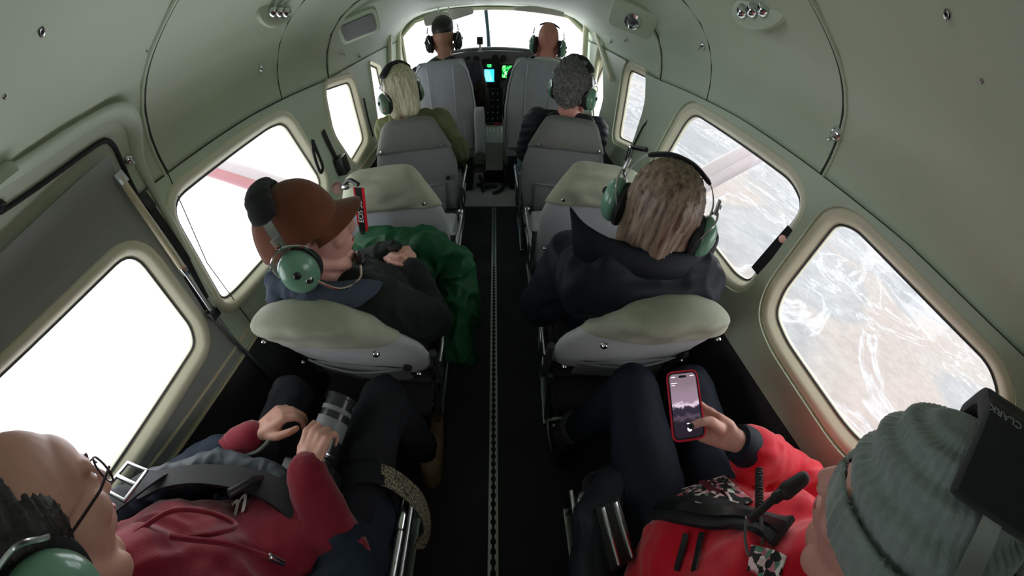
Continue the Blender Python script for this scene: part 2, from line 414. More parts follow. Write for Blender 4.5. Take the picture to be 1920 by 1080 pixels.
# floor and its seat rail
fb = MB(); fb.box((0, 1.0, -0.012), (1.6, 4.75, 0.024)); floor_ = struct(fb.build('floor', M['floor'], smooth=False))
fp = MB(); fp.box((0, 2.72, 0.003), (0.52, 0.70, 0.012)); fpo = fp.build('floor_panel', M['floorpanel'], bev=0.003); tag(fpo, 'bare light grey floor panel between the cockpit seats ahead of the rail', 'panel')
rb = MB(); rb.mi = 0; rb.box((0, 0.52, 0.004), (0.034, 3.66, 0.008)); 
rail = rb.build('seat_rail', M['rail'], bev=0.001); tag(rail, 'long metal seat rail with a row of round holes along the aisle floor', 'rail')
hb = MB()
hb.box((0, 0.52, 0.0086), (0.009, 3.6, 0.0008))
y = 1.548
while y > -0.3:
    hb.lathe((0, y, 0.0082), (0, 0, 1), [(0.0095, 0), (0.0095, 0.0012)], 14); y -= 0.0254
hb.build('track_holes', M['hole'], rail, smooth=False)
bk = MB(); bk.box((0, -1.35, 0.75), (1.7, 0.02, 1.5)); struct(bk.build('wall_back', M['panel'], smooth=False))
# seams and joint strips of the lining
def seam(name, pts, r, m, k=8, inset=0.0, label=None):
    P = smoothline([shell(px, py, inset) for px, py in pts], k)
    o = MB().tube(P, r, 8).build(name, m); struct(o); return o
tn = [0]
def trim(pts, r, m=None, inset=0.0, k=8):
    tn[0] += 1; return seam('trim_%d' % tn[0], pts, r, m or M['seam'], k, inset)
# long side seams follow the top edge of the walls
for side in (1, -1):
    tn[0] += 1
    struct(MB().tube([(side*(W-0.001), y_, station(y_)[1]) for y_ in [-1.3+0.1*i for i in range(47)]], 0.0022, 6).build('trim_%d' % tn[0], M['seam']))
def arch(y0, r, m, lean=0.0, x0=1.0, dz=0.0, both=True, wob=0.0):
    """a joint running up over the roof at station y0"""
    pts = []
    for a, b in [(-a, b) for a, b in PR]+[(a, b) for a, b in PR[::-1][1:]]:
        yy = y0+lean*b; T, zs = station(yy); pts.append(Vector((a*(W-0.001), yy, zs+(T-zs)*b-dz)))
    tn[0] += 1; return struct(MB().tube(smoothline(pts, 5), r, 8).build('trim_%d' % tn[0], m))
arch(0.55, 0.004, M['seam']); arch(0.538, 0.0055, M['headliner'], dz=0.002)
arch(1.22, 0.0025, M['seam']); arch(1.68, 0.004, M['seam']); arch(1.69, 0.007, M['headliner'], dz=0.002)
for side in (1, -1):
    tn[0] += 1; ys_ = 0.475
    struct(MB().tube([(side*(W-0.001), 0.55, station(0.55)[1]), (side*(W-0.001), ys_, 0.95), (side*(W-0.001), ys_, 0.62)], 0.0018, 6).build('trim_%d' % tn[0], M['seam']))
# small fittings on the lining: screws, studs and hooks (each lies on the surface, pointing in)
def normal_at(p):
    if abs(p.x) > W-0.004: return Vector((-1 if p.x > 0 else 1, 0, 0))
    T, zs = station(p.y); return Vector((-p.x*0.9, 0, -(p.z-zs)-0.05-0.15*(abs(p.x) < 0.5))).normalized()
def stud(px, py, r, kind, label, cat, group=None):
    p = shell(px, py); n_ = normal_at(p); mb = MB()
    if kind == 'dome': mb.lathe(p, n_, [(r, 0), (r, r*0.25), (r*0.85, r*0.6), (r*0.5, r*0.85), (0.0001, r*0.95)], 20)
    else: mb.lathe(p, n_, [(r, 0), (r, r*0.3), (r*0.6, r*0.45), (r*0.3, r*0.3), (0.0001, r*0.3)], 16)
    o = mb.build({'dome': 'hook_base', 'screw': 'screw'}[kind], M['steel']); tag(o, label, cat, group)
    if kind == 'dome':
        q = MB(); q.cap(p+n_*r*0.8, r*0.3, p+n_*r*0.9+Vector((0, 0, -r*1.1)), r*0.22, 8); q.build('hook', M['steel'], o)
        ob = o
    return o
stud(77, 60, .005, 'screw', 'bright screw high on the left rear roof lining, near the top corner', 'screw')
stud(8, 181, .0035, 'screw', 'small bright screw at the far left edge of the roof lining', 'screw')
stud(1777, 27, .005, 'screw', 'bright screw high on the right rear roof lining, near the top edge', 'screw')
stud(1841, 152, .003, 'screw', 'tiny screw on the right rear roof lining below the bright one', 'screw')
stud(1858, 657, .006, 'screw', 'screw on the right wall just above the rear corner of the rearmost window', 'screw')
stud(1618, 421, .005, 'screw', 'screw on the right wall above the front corner of the rearmost window', 'screw')
stud(1461, 292, .005, 'screw', 'screw on the right wall above the middle of the large strut window', 'screw')
stud(1350, 214, .004, 'screw', 'screw on the right wall above the front corner of the large strut window', 'screw')
stud(1297, 183, .003, 'screw', 'tiny screw on the right wall ahead of the large strut window', 'screw')
stud(426, 282, .004, 'screw', 'screw on the left wall above the middle of the large strut window', 'screw')
stud(352, 337, .004, 'screw', 'screw on the left wall above the rear corner of the large strut window', 'screw')
stud(518, 218, .003, 'screw', 'tiny screw on the left wall above the front corner of the large strut window', 'screw')
stud(275, 95, .003, 'screw', 'tiny screw on the left roof joint strip', 'screw')
stud(1571, 251, .021, 'dome', 'polished dome hook where the right rear roof joint meets the wall', 'hook')
stud(1319, 84, .014, 'dome', 'dark metal hook on the middle right roof joint', 'hook')
stud(488, 127, .014, 'dome', 'small metal hook on the middle left roof joint', 'hook')
stud(240, 299, .014, 'dome', 'bright metal hook beside the corner of the cargo door frame', 'hook')
stud(1147, 77, .012, 'dome', 'rear one of two small hooks on the right cockpit roof side', 'hook')
stud(1176, 73, .012, 'dome', 'outer one of two small hooks on the right cockpit roof side', 'hook')
stud(641, 99, .012, 'dome', 'outer one of two small hooks on the left cockpit roof side', 'hook')
stud(673, 104, .012, 'dome', 'inner one of two small hooks on the left cockpit roof side', 'hook')
stud(1428, 712, .005, 'screw', 'dark screw low on the right wall under the rearmost window', 'screw')

# cargo door on the left: raised header, corner and panel joint, with a gas strut
dr = empty('door_1', (-W, 0.36, 0.6)); struct(dr); dinv = Matrix.Translation(-dr.location)
def pxs(pts, inset=0.0): return [shell(px, py, inset) for px, py in pts]
hp = pxs([(-60, 372), (0, 338), (60, 300), (120, 260), (170, 230), (205, 213), (230, 213), (247, 232), (254, 268), (262, 305), (290, 360), (325, 425), (365, 505), (400, 570)], .006)
hp = [Vector((hp[0].x+.03, -1.0, hp[0].z+.02))]+hp
P = smoothline(hp, 6); nP = len(P)
MB().tube(P, [0.030 if i < nP*.5 else max(.012, .030-.03*(i/nP-.5)*2.2) for i in range(nP)], 12, flat=0.010, up=(1, 0, 0.6)).xf(dinv).build('door_header', M['panel'], dr)
hp = pxs([(-60, 432), (0, 398), (60, 358), (120, 315), (165, 282), (195, 264), (212, 272), (224, 295), (246, 345), (280, 405), (330, 490), (385, 580)], .004)
hp = [Vector((hp[0].x+.03, -1.0, hp[0].z+.01))]+hp
MB().tube(smoothline(hp, 6), 0.007, 8).xf(dinv).build('door_seal', M['rubber'], dr)
# inner skin of the door, a darker grey panel with the rear window in it
pan = [Vector((-1.3, 0.62)), Vector((0.385, 0.62)), Vector((0.395, 1.235)), Vector((-1.3, 1.235))]
h = offset(LOOPS['L5'], FRW['L5']+0.003); mb = MB(); mb.add(*fill((pan, h), -(W-0.005)))
up = [(-(W-0.005), 1.235), (-.787, 1.28), (-.765, 1.33), (-.725, 1.375)]
ysr = [-1.3, -.8, -.3, 0, .2, .395]
base = len(mb.v); n_ = len(up); mb.add([(x, y_, z_) for y_ in ysr for x, z_ in up], [(i*n_+k, i*n_+k+1, (i+1)*n_+k+1, (i+1)*n_+k) for i in range(len(ysr)-1) for k in range(n_-1)])
mb.xf(dinv).build('door_panel', M['door_panel'], dr, angle=50)
gs = empty('gas_strut', (-.77, .41, 1.30)); tag(gs, 'slim silver gas strut down the cargo door edge, between the two left windows', 'strut')
inv = Matrix.Translation(-gs.location)
a, b, c = at(226, 335, 'x', -.765), at(345, 508, 'x', -.765), at(400, 588, 'x', -.77)
MB().cap(a, .011, b, .011, 14).xf(inv).build('cylinder', M['cream'], gs)
MB().tube([b, c], .006, 10).xf(inv).build('rod', M['alu'], gs)
MB().box(a, (.02, .03, .035)).xf(inv).build('upper_bracket', M['alu'], gs, bev=.003)
MB().box(b, (.022, .022, .03)).xf(inv).build('collar', M['steel'], gs, bev=.003)
MB().box(c, (.03, .035, .03)).xf(inv).build('lower_bracket', M['blackplastic'], gs, bev=.003)
tb = MB(); tb.tube(smoothline([at(400, 590, 'x', -.775), at(440, 640, 'x', -.775), at(500, 700, 'x', -.77), at(540, 745, 'x', -.76)]), .008, 10)
tag(tb.build('door_rail_tube', M['alu']), 'thin grey tube along the lower left wall behind the seated man in the cap', 'tube')

# ------------------------------------------------------------------ windscreen, pillars and cockpit front
YF = 3.32
wp = [Vector((p.x, p.z)) for p in (at(px, py, 'y', YF) for px, py in [(716, 62), (738, 30), (770, 20), (850, 14), (915, 11), (1062, 13), (1086, 22), (1103, 42), (1111, 72), (1106, 104), (1088, 160), (1085, 200), (755, 200), (738, 160), (722, 112)])]
hole = round_poly(wp, .03, 4)
outer = [Vector((-.80, 0)), Vector((.80, 0)), Vector((.80, 1.14)), Vector((.80, 1.30)), Vector((-.80, 1.30)), Vector((-.80, 1.14))]
hole = [Vector((max(-.785, min(.785, p.x)), min(p.y, 1.243 if abs(p.x) < .6 else 1.243-(abs(p.x)-.6)*.5))) for p in hole]
polys = [[Vector((p.x, p.y, 0)) for p in q] for q in (outer, hole)]
tri = geometry.tessellate_polygon(polys); mb = MB(); mb.add([(p.x, YF, p.y) for q in polys for p in q], tri)
wf = struct(mb.build('wall_front', M['panel'], smooth=False)); so = wf.modifiers.new('t', 'SOLIDIFY'); so.thickness = .01
wr = empty('window_9', (0, YF, 1.0)); struct(wr); inv = Matrix.Translation(-wr.location)
MB().tube([(p.x, YF-.02, p.y) for p in hole+[hole[0]]], .012, 8, caps=False).xf(inv).build('window_frame', M['frame'], wr)
tri = geometry.tessellate_polygon([[Vector((p.x, p.y, 0)) for p in hole]]); MB().add([(p.x, YF+.03, p.y) for p in hole], tri).xf(inv).build('pane', M['glass'], wr, smooth=False)
MB().tube([at(910, 10, 'y', YF), at(915, 60, 'y', YF-.02), at(917, 94, 'y', YF-.05)], [.016, .015, .018], 10).xf(inv).build('centre_post', mat('blue_grey_post', srgb(70, 96, 108), .5), wr)
for s_, pts in ((1, [(1108, 30), (1128, 60), (1140, 90)]), (-1, [(716, 40), (700, 70), (690, 110)])):
    pass
# windscreen side pillars and cockpit door posts
for nm, a, b, r1 in (('trim_40', (1100, 28, 3.25), (1093, 165, 2.95), .024), ('trim_41', (1128, 88, 2.85), (1106, 200, 2.6), .022), ('trim_42', (1116, 60, 3.0), (1146, 150, 2.3), .014), ('trim_43', (722, 48, 3.25), (738, 160, 2.95), .022), ('trim_44', (700, 75, 2.9), (722, 190, 2.6), .02)):
    p, q = at(a[0], a[1], 'y', a[2]), at(b[0], b[1], 'y', b[2]); p.x = max(-.785, min(.785, p.x)); q.x = max(-.785, min(.785, q.x))
    struct(MB().tube([p, q], r1, 10).build(nm, M['frame']))
# glareshield, instrument panel, centre stack, throttle quadrant
ip = empty('instrument_panel', (0.03, 3.22, .8)); tag(ip, 'grey instrument panel with round gauges and two lit screens under the windscreen', 'instrument panel'); inv = Matrix.Translation(-ip.location)
M['panelgrey'] = mat('instrument_panel_grey', srgb(112, 114, 116), .6, var=.05)
o = [(-.62, .60), (-.62, .90), (-.45, .965), (-.2, .985), (.3, .985), (.52, .965), (.66, .90), (.66, .60)]
MB().prism([Vector((x, 3.20, z_)) for x, z_ in o], (0, .05, 0)).xf(inv).build('panel_face', M['panelgrey'], ip, bev=.006)
MB().tube(smoothline([(-.64, 3.19, .90), (-.46, 3.18, .975), (-.2, 3.17, .998), (.3, 3.17, .998), (.53, 3.18, .975), (.68, 3.19, .90)]), .018, 8, flat=.012).xf(inv).build('glareshield', mat('glareshield', srgb(120, 124, 130), .7), ip)
for x, z_, r in [(-.225, .925, .028), (-.155, .925, .028), (.005, .93, .030), (.075, .93, .026), (.205, .93, .022), (.28, .93, .026), (.35, .93, .024), (-.29, .90, .03), (.45, .9, .03)]:
    gq = MB().lathe((x, 3.198, z_), (0, -1, 0), [(r, 0), (r, .006), (r*.8, .007), (r*.78, .004), (.0001, .004)], 20).xf(inv).build('gauge', mat('gauge_black', srgb(46, 48, 50), .4), ip)
def screen_mat(name, cols, sc_=60):
    m = bpy.data.materials.new(name); m.use_nodes = True; t = m.node_tree; p = t.nodes['Principled BSDF']; p.inputs['Base Color'].default_value = (.01, .01, .01, 1); p.inputs['Roughness'].default_value = .2
    co = nd(t, 'ShaderNodeTexCoord'); v = nd(t, 'ShaderNodeTexVoronoi', Scale=sc_); t.links.new(co.outputs['Object'], v.inputs['Vector'])
    sp = nd(t, 'ShaderNodeSeparateColor'); t.links.new(v.outputs['Color'], sp.inputs[0])
    r = nd(t, 'ShaderNodeValToRGB'); r.color_ramp.interpolation = 'CONSTANT'; els = r.color_ramp.elements
    for i, (ps, c_) in enumerate(cols):
        e_ = els[i] if i < 2 else els.new(ps); e_.position = ps; e_.color = c_
    t.links.new(sp.outputs[0], r.inputs[0]); t.links.new(r.outputs[0], p.inputs['Emission Color']); p.inputs['Emission Strength'].default_value = .55
    return m
scr = MB().box((-.03, 3.185, .83), (.155, .03, .20)).xf(inv).build('display', M['blackplastic'], ip, bev=.003)
MB().box((-.045, 3.168, .815), (.085, .002, .09)).xf(inv).build('lit_map', mat('lit_map_blue', (0, .1, .3, 1), .3, emit=(.02, .35, 1, 1), es=.7), scr)
MB().prism([Vector((-.085, 3.166, .778)), Vector((-.018, 3.166, .775)), Vector((-.02, 3.166, .80)), Vector((-.045, 3.166, .855)), Vector((-.085, 3.166, .86))], (0, .001, 0)).xf(inv).build('lit_water', mat('lit_map_cyan', (0, .2, .4, 1), .3, emit=(.1, .62, 1, 1), es=.9), scr)
MB().box((-.04, 3.168, .885), (.045, .002, .022)).xf(inv).build('lit_readout', screen_mat('readout_green', [(0, (0, .01, 0, 1)), (.6, (.05, .9, .2, 1))], 130), scr)
s2 = MB().box((.108, 3.185, .84), (.10, .03, .11)).xf(inv).build('display', M['blackplastic'], ip, bev=.003)
MB().box((.108, 3.168, .845), (.085, .002, .085)).xf(inv).build('lit_chart', screen_mat('chart_green', [(0, (0, .12, .02, 1)), (.35, (.05, .7, .1, 1)), (.75, (.6, 1, .55, 1))], 90), s2)
st = MB().box((-.01, 3.17, .585), (.17, .06, .28)).xf(inv).build('radio_stack', M['blackplastic'], ip, bev=.004)
for i in range(5):
    for j in range(3):
        MB().lathe((-.06+.045*j, 3.14, .69-.05*i), (0, -1, 0), [(.006, 0), (.006, .008), (.0001, .009)], 10).xf(inv).build('knob', M['white'] if (i+j) % 2 else M['alu'], st)
tq = empty('throttle_quadrant', (0, 3.0, .3)); tag(tq, 'pale throttle quadrant with red and black levers between the pilots', 'quadrant'); inv = Matrix.Translation(-tq.location)
MB().prism([Vector((-.08, 2.85, .12)), Vector((-.08, 2.88, .36)), Vector((-.08, 3.0, .42)), Vector((-.08, 3.15, .42)), Vector((-.08, 3.15, .12))], (.16, 0, 0)).xf(inv).build('housing', M['white'], tq, bev=.008)
for i, (x, c_) in enumerate(((-.05, 'blackplastic'), (-.02, 'blackplastic'), (.015, 'red'), (.045, 'red'))):
    lv = MB().tube([(x, 2.98, .40), (x, 2.93, .50)], .004, 8).xf(inv).build('lever', M['alu'], tq)
    MB().cap((x-.008, 2.93, .50), .011, (x+.008, 2.93, .50), .011, 10).xf(inv).build('lever_knob', M[c_], lv)
MB().box((-.0, 2.905, .33), (.12, .01, .05)).xf(inv).build('placard', mat('teal_placard', srgb(90, 160, 150), .5), tq)
fp2 = MB().box((0, 3.0, .055), (.20, .34, .11)); tag(fp2.build('pedestal', M['blackplastic'], bev=.02), 'black pedestal base on the floor under the throttle quadrant', 'pedestal')
cp = empty('compass', at(900, 82, 'y', 3.16)); tag(cp, 'small dark magnetic compass standing on top of the instrument panel', 'compass')
MB().box((0, 0, .02), (.05, .05, .05)).build('compass_body', M['blackplastic'], cp, bev=.008); MB().lathe((0, 0, -.05), (0, 0, 1), [(.022, 0), (.012, .01), (.01, .05)], 12).build('stalk', M['alu'], cp)
M['visor'] = mat('sun_visor', srgb(208, 208, 204), .6, var=.03)
def visor(pts, yv, label):
    o_ = [at(px, py, 'y', yv) for px, py in pts]; v = round_poly([Vector((p.x, p.z)) for p in o_], .02, 4)
    r_ = empty('sun_visor', (v[0].x, yv, v[0].y)); tag(r_, label, 'sun visor'); q = MB().prism([Vector((p.x, yv, p.y)) for p in v], (0, .008, 0)); q.xf(Matrix.Translation(-r_.location)).build('flap', M['visor'], r_, bev=.002)
    tpt = max(v, key=lambda p: p.y); MB().tube([(tpt.x, yv, tpt.y-.01), (tpt.x, yv+.02, 1.27)], .005, 8).xf(Matrix.Translation(-r_.location)).build('visor_arm', M['alu'], r_)
visor([(793, 32), (822, 20), (843, 24), (838, 44), (797, 50)], 3.12, 'pale sun visor hanging straight in front of the left pilot head')
visor([(836, 18), (888, 14), (888, 26), (850, 38), (836, 36)], 3.17, 'pale sun visor hanging beside the windscreen centre post on the left')
visor([(963, 12), (1058, 15), (1058, 32), (1005, 24), (966, 20)], 3.15, 'wide pale sun visor hanging over the right half of the windscreen')
# overhead fittings
def oval(px, py, ll, ww, yaw, name, label, cat, nrm=None):
    p = shell(px, py); n_ = normal_at(p); p = p+(Vector(nrm)*.055 if nrm else Vector((0, 0, 0))); r_ = empty(name, p); tag(r_, label, cat)
    fr = frame_mtx((0, 0, 0), (math.cos(yaw), math.sin(yaw), 0), nrm or n_); return r_, fr, p
r_, fr, p = oval(512, 22, .2, .07, math.radians(110), 'reading_light', 'long oval reading light with chrome lamps on the left roof side', 'light')
MB().lathe((0, 0, 0), (0, 0, 1), [(.06, 0), (.058, .012), (.045, .016), (.0001, .014)], 28).xf(fr@Matrix.Diagonal((1.7, .62, 1, 1))).build('bezel', M['headliner'], r_)
for j in (-1, 0, 1): MB().lathe((j*.042, 0, .014), (.3, 0, 1), [(.013, 0), (.014, .01), (.009, .018), (.0001, .014)], 16).xf(fr).build('lamp', M['steel'], r_)
r_, fr, p = oval(1425, 20, .2, .07, math.radians(65), 'reading_light', 'long oval reading light with chrome lamps on the right roof side', 'light')
MB().lathe((0, 0, 0), (0, 0, 1), [(.06, 0), (.058, .012), (.045, .016), (.0001, .014)], 28).xf(fr@Matrix.Diagonal((1.9, .6, 1, 1))).build('bezel', M['headliner'], r_)
for j in (-1, 0, 1): MB().lathe((j*.045, 0, .014), (.3, 0, 1), [(.014, 0), (.015, .01), (.01, .018), (.0001, .014)], 16).xf(fr).build('lamp', M['steel'], r_)
r_, fr, p = oval(669, 26, .2, .1, 0.2, 'speaker_grille', 'rectangular grey speaker grille in a rounded frame on the left roof above the blonde woman', 'speaker', (.15, -.72, -.68))
MB().prism([Vector((q.x, q.y, 0)) for q in round_poly([Vector((-.1, -.06)), Vector((.1, -.06)), Vector((.1, .06)), Vector((-.1, .06))], .03)], (0, 0, .018)).xf(fr).build('bezel', M['headliner'], r_, bev=.004)
MB().prism([Vector((q.x, q.y, .016)) for q in round_poly([Vector((-.08, -.042)), Vector((.08, -.042)), Vector((.08, .042)), Vector((-.08, .042))], .02)], (0, 0, .006)).xf(fr).build('grille', mat('grille_grey', srgb(120, 124, 124), .5, weave=300), r_)
r_, fr, p = oval(1190, 10, .2, .1, -.2, 'air_vent', 'round chrome air vent in a rounded frame on the right roof over the cockpit entry', 'vent', (-.15, -.72, -.68))
MB().prism([Vector((q.x, q.y, 0)) for q in round_poly([Vector((-.1, -.06)), Vector((.1, -.06)), Vector((.1, .06)), Vector((-.1, .06))], .03)], (0, 0, .018)).xf(fr).build('bezel', M['headliner'], r_, bev=.004)
MB().lathe((0, 0, .016), (0, 0, 1), [(.035, 0), (.035, .01), (.026, .016), (.022, .006), (.0001, .006)], 24).xf(fr).build('nozzle', M['steel'], r_)
# ------------------------------------------------------------------ outside: the land on the right, struts of the wings
def land_material():
    m = bpy.data.materials.new('barren_land'); m.use_nodes = True; t = m.node_tree; p = t.nodes['Principled BSDF']; p.inputs['Roughness'].default_value = .95
    co = nd(t, 'ShaderNodeTexCoord').outputs['Object']
    mpn = nd(t, 'ShaderNodeMapping'); mpn.inputs['Scale'].default_value = (.001, .001, .001); mpn.inputs['Rotation'].default_value = (0, 0, .5); t.links.new(co, mpn.inputs[0]); v = mpn.outputs[0]
    big = nd(t, 'ShaderNodeTexNoise', Scale=1.5, Detail=5.0, Distortion=.8); t.links.new(v, big.inputs['Vector'])
    r1 = nd(t, 'ShaderNodeValToRGB'); el = r1.color_ramp.elements
    el[0].position = .36; el[0].color = srgb(127, 120, 116); el[1].position = .62; el[1].color = srgb(109, 112, 115)
    for ps, c_ in ((.44, srgb(128, 124, 120)), (.49, srgb(115, 116, 117)), (.55, srgb(123, 125, 126))): e_ = el.new(ps); e_.color = c_
    sy = nd(t, 'ShaderNodeSeparateXYZ'); t.links.new(co, sy.inputs[0]); mr = nd(t, 'ShaderNodeMapRange'); mr.interpolation_type = 'SMOOTHSTEP'
    mr.inputs['From Min'].default_value = 20; mr.inputs['From Max'].default_value = 260; mr.inputs['To Min'].default_value = -.09; mr.inputs['To Max'].default_value = .045; t.links.new(sy.outputs['Y'], mr.inputs['Value'])
    ad = nd(t, 'ShaderNodeMath', operation='ADD'); t.links.new(big.outputs['Fac'], ad.inputs[0]); t.links.new(mr.outputs[0], ad.inputs[1]); t.links.new(ad.outputs[0], r1.inputs[0])
    riv = nd(t, 'ShaderNodeTexNoise', Scale=2.4, Detail=8.0, Distortion=1.2, Roughness=.62); t.links.new(v, riv.inputs['Vector'])
    ab = nd(t, 'ShaderNodeMath', operation='SUBTRACT'); ab.inputs[1].default_value = .5; t.links.new(riv.outputs['Fac'], ab.inputs[0])
    a2 = nd(t, 'ShaderNodeMath', operation='ABSOLUTE'); t.links.new(ab.outputs[0], a2.inputs[0])
    r2 = nd(t, 'ShaderNodeMapRange'); r2.inputs['From Min'].default_value = .005; r2.inputs['From Max'].default_value = .022; r2.inputs['To Min'].default_value = .6; r2.inputs['To Max'].default_value = 0.0
    t.links.new(a2.outputs[0], r2.inputs['Value'])
    mx = nd(t, 'ShaderNodeMix'); mx.data_type = 'RGBA'; mx.inputs['B'].default_value = srgb(150, 153, 156)
    t.links.new(r2.outputs[0], mx.inputs['Factor']); t.links.new(r1.outputs[0], mx.inputs['A'])
    fine = nd(t, 'ShaderNodeTexNoise', Scale=42.0, Detail=6.0, Roughness=.7); t.links.new(v, fine.inputs['Vector'])
    r3 = nd(t, 'ShaderNodeMapRange'); r3.inputs['From Min'].default_value = .35; r3.inputs['From Max'].default_value = .7; r3.inputs['To Min'].default_value = .86; r3.inputs['To Max'].default_value = 1.12; t.links.new(fine.outputs['Fac'], r3.inputs['Value'])
    sc_ = nd(t, 'ShaderNodeVectorMath', operation='SCALE'); t.links.new(mx.outputs['Result'], sc_.inputs[0]); t.links.new(r3.outputs[0], sc_.inputs['Scale'])
    t.links.new(sc_.outputs[0], p.inputs['Base Color']); return m
gm = MB(); N = 60; xs = [40+(9000-40)*(i/N)**2.2 for i in range(N+1)]; ys = [-3000+9000*j/90 for j in range(91)]
def gh(x, y): return -252+14*noise.noise(Vector((x*.0016, y*.0016, 0)))+5*noise.noise(Vector((x*.006, y*.006, 3)))
gm.add([(x+max(0, .29*y_), y_, gh(x, y_)) for x in xs for y_ in ys], [(i*91+j, (i+1)*91+j, (i+1)*91+j+1, i*91+j+1) for i in range(N) for j in range(90)])
land = gm.build('land', land_material()); land['kind'] = 'structure'
M['strut'] = mat('white_wing_strut', srgb(142, 134, 136), .4, var=.03)
M['strutred'] = mat('faded_red_strut', srgb(132, 84, 88), .4, var=.03)
for side, a, b, lab in ((1, (1.02, 1.5, .63), (3.2, 1.62, 2.7), 'white wing strut rising outside the large right window'), (-1, (-1.0, 1.5, .57), (-3.6, 1.62, 2.2), 'pale red and white wing strut rising outside the large left window')):
    s_ = empty('wing_strut', a); tag(s_, lab, 'wing strut'); inv = Matrix.Translation(-Vector(a))
    MB().tube([a, b], .05, 14, flat=.075, up=(0, 0, 1)).xf(inv).build('strut_tube', M['strut'], s_)
    a2, b2 = Vector(a)+Vector((0, -.045, -.02)), Vector(b)+Vector((0, -.045, -.02))
    MB().tube([a2, b2], .03, 10, flat=.045, up=(0, 0, 1)).xf(inv).build('painted_stripe', M['strutred' if side < 0 else 'strut'], s_)
# ================================================================== seats
def lerp_tab(tab, z):
    if z <= tab[0][0]: return tab[0][1]
    for a, b in zip(tab, tab[1:]):
        if z <= b[0]: return a[1]+(b[1]-a[1])*(z-a[0])/(b[0]-a[0])
    return tab[-1][1]
def pillow(hwtab, z0, z1, t0, y0=0.0, lean=0.10, zc=None, bulge=0.0, nu=22, nz=26, sag=0.0, grow=0.0, amp=0.0, seed=0.0, mx=0.0):
    """upholstered slab standing in the xz plane, thickness t0 about y0, leaning back with height; returns MB"""
    mb = MB(); zm = .5
    def P(u, v, s_):
        z = z0+(z1-z0)*v; h_ = lerp_tab(hwtab, z)+grow
        ed = (1-abs(u)**5)**.5*(1-abs(2*v-1)**10)**.5 if abs(u) < 1 and 0 < v < 1 else 0
        x = h_*u; y = y0+s_*(t0/2)*ed-lean*(z-zm)
        if s_ < 0: y -= bulge*(1-u*u)*math.sin(PI*min(1, max(0, v)))
        z -= sag*(u*u)*(v > .5)*(v-.5)*2
        if amp: y += amp*noise.noise(Vector((x*14+seed, z*22, seed)))*ed*s_
        return Vector((x+mx, y, z))
    us = [-math.cos(PI*i/nu) for i in range(nu+1)]; vv = [.5-.5*math.cos(PI*j/nz) for j in range(nz+1)]
    for s_ in (-1, 1):
        vs = [P(u, v, s_) for v in vv for u in us]; m = nu+1
        fs = [(j*m+i, j*m+i+1, (j+1)*m+i+1, (j+1)*m+i) for j in range(nz) for i in range(nu)]
        mb.add(vs, fs if s_ < 0 else [f[::-1] for f in fs])
    return mb
def weld(o, d=.0008):
    bm = bmesh.new(); bm.from_mesh(o.data); bmesh.ops.remove_doubles(bm, verts=bm.verts, dist=d); bmesh.ops.recalc_face_normals(bm, faces=bm.faces); bm.to_mesh(o.data); bm.free(); return o
HW = [(.34, .205), (.42, .228), (.50, .240), (.64, .240), (.70, .222), (.78, .180), (.84, .148), (.87, .128), (.885, .10)]
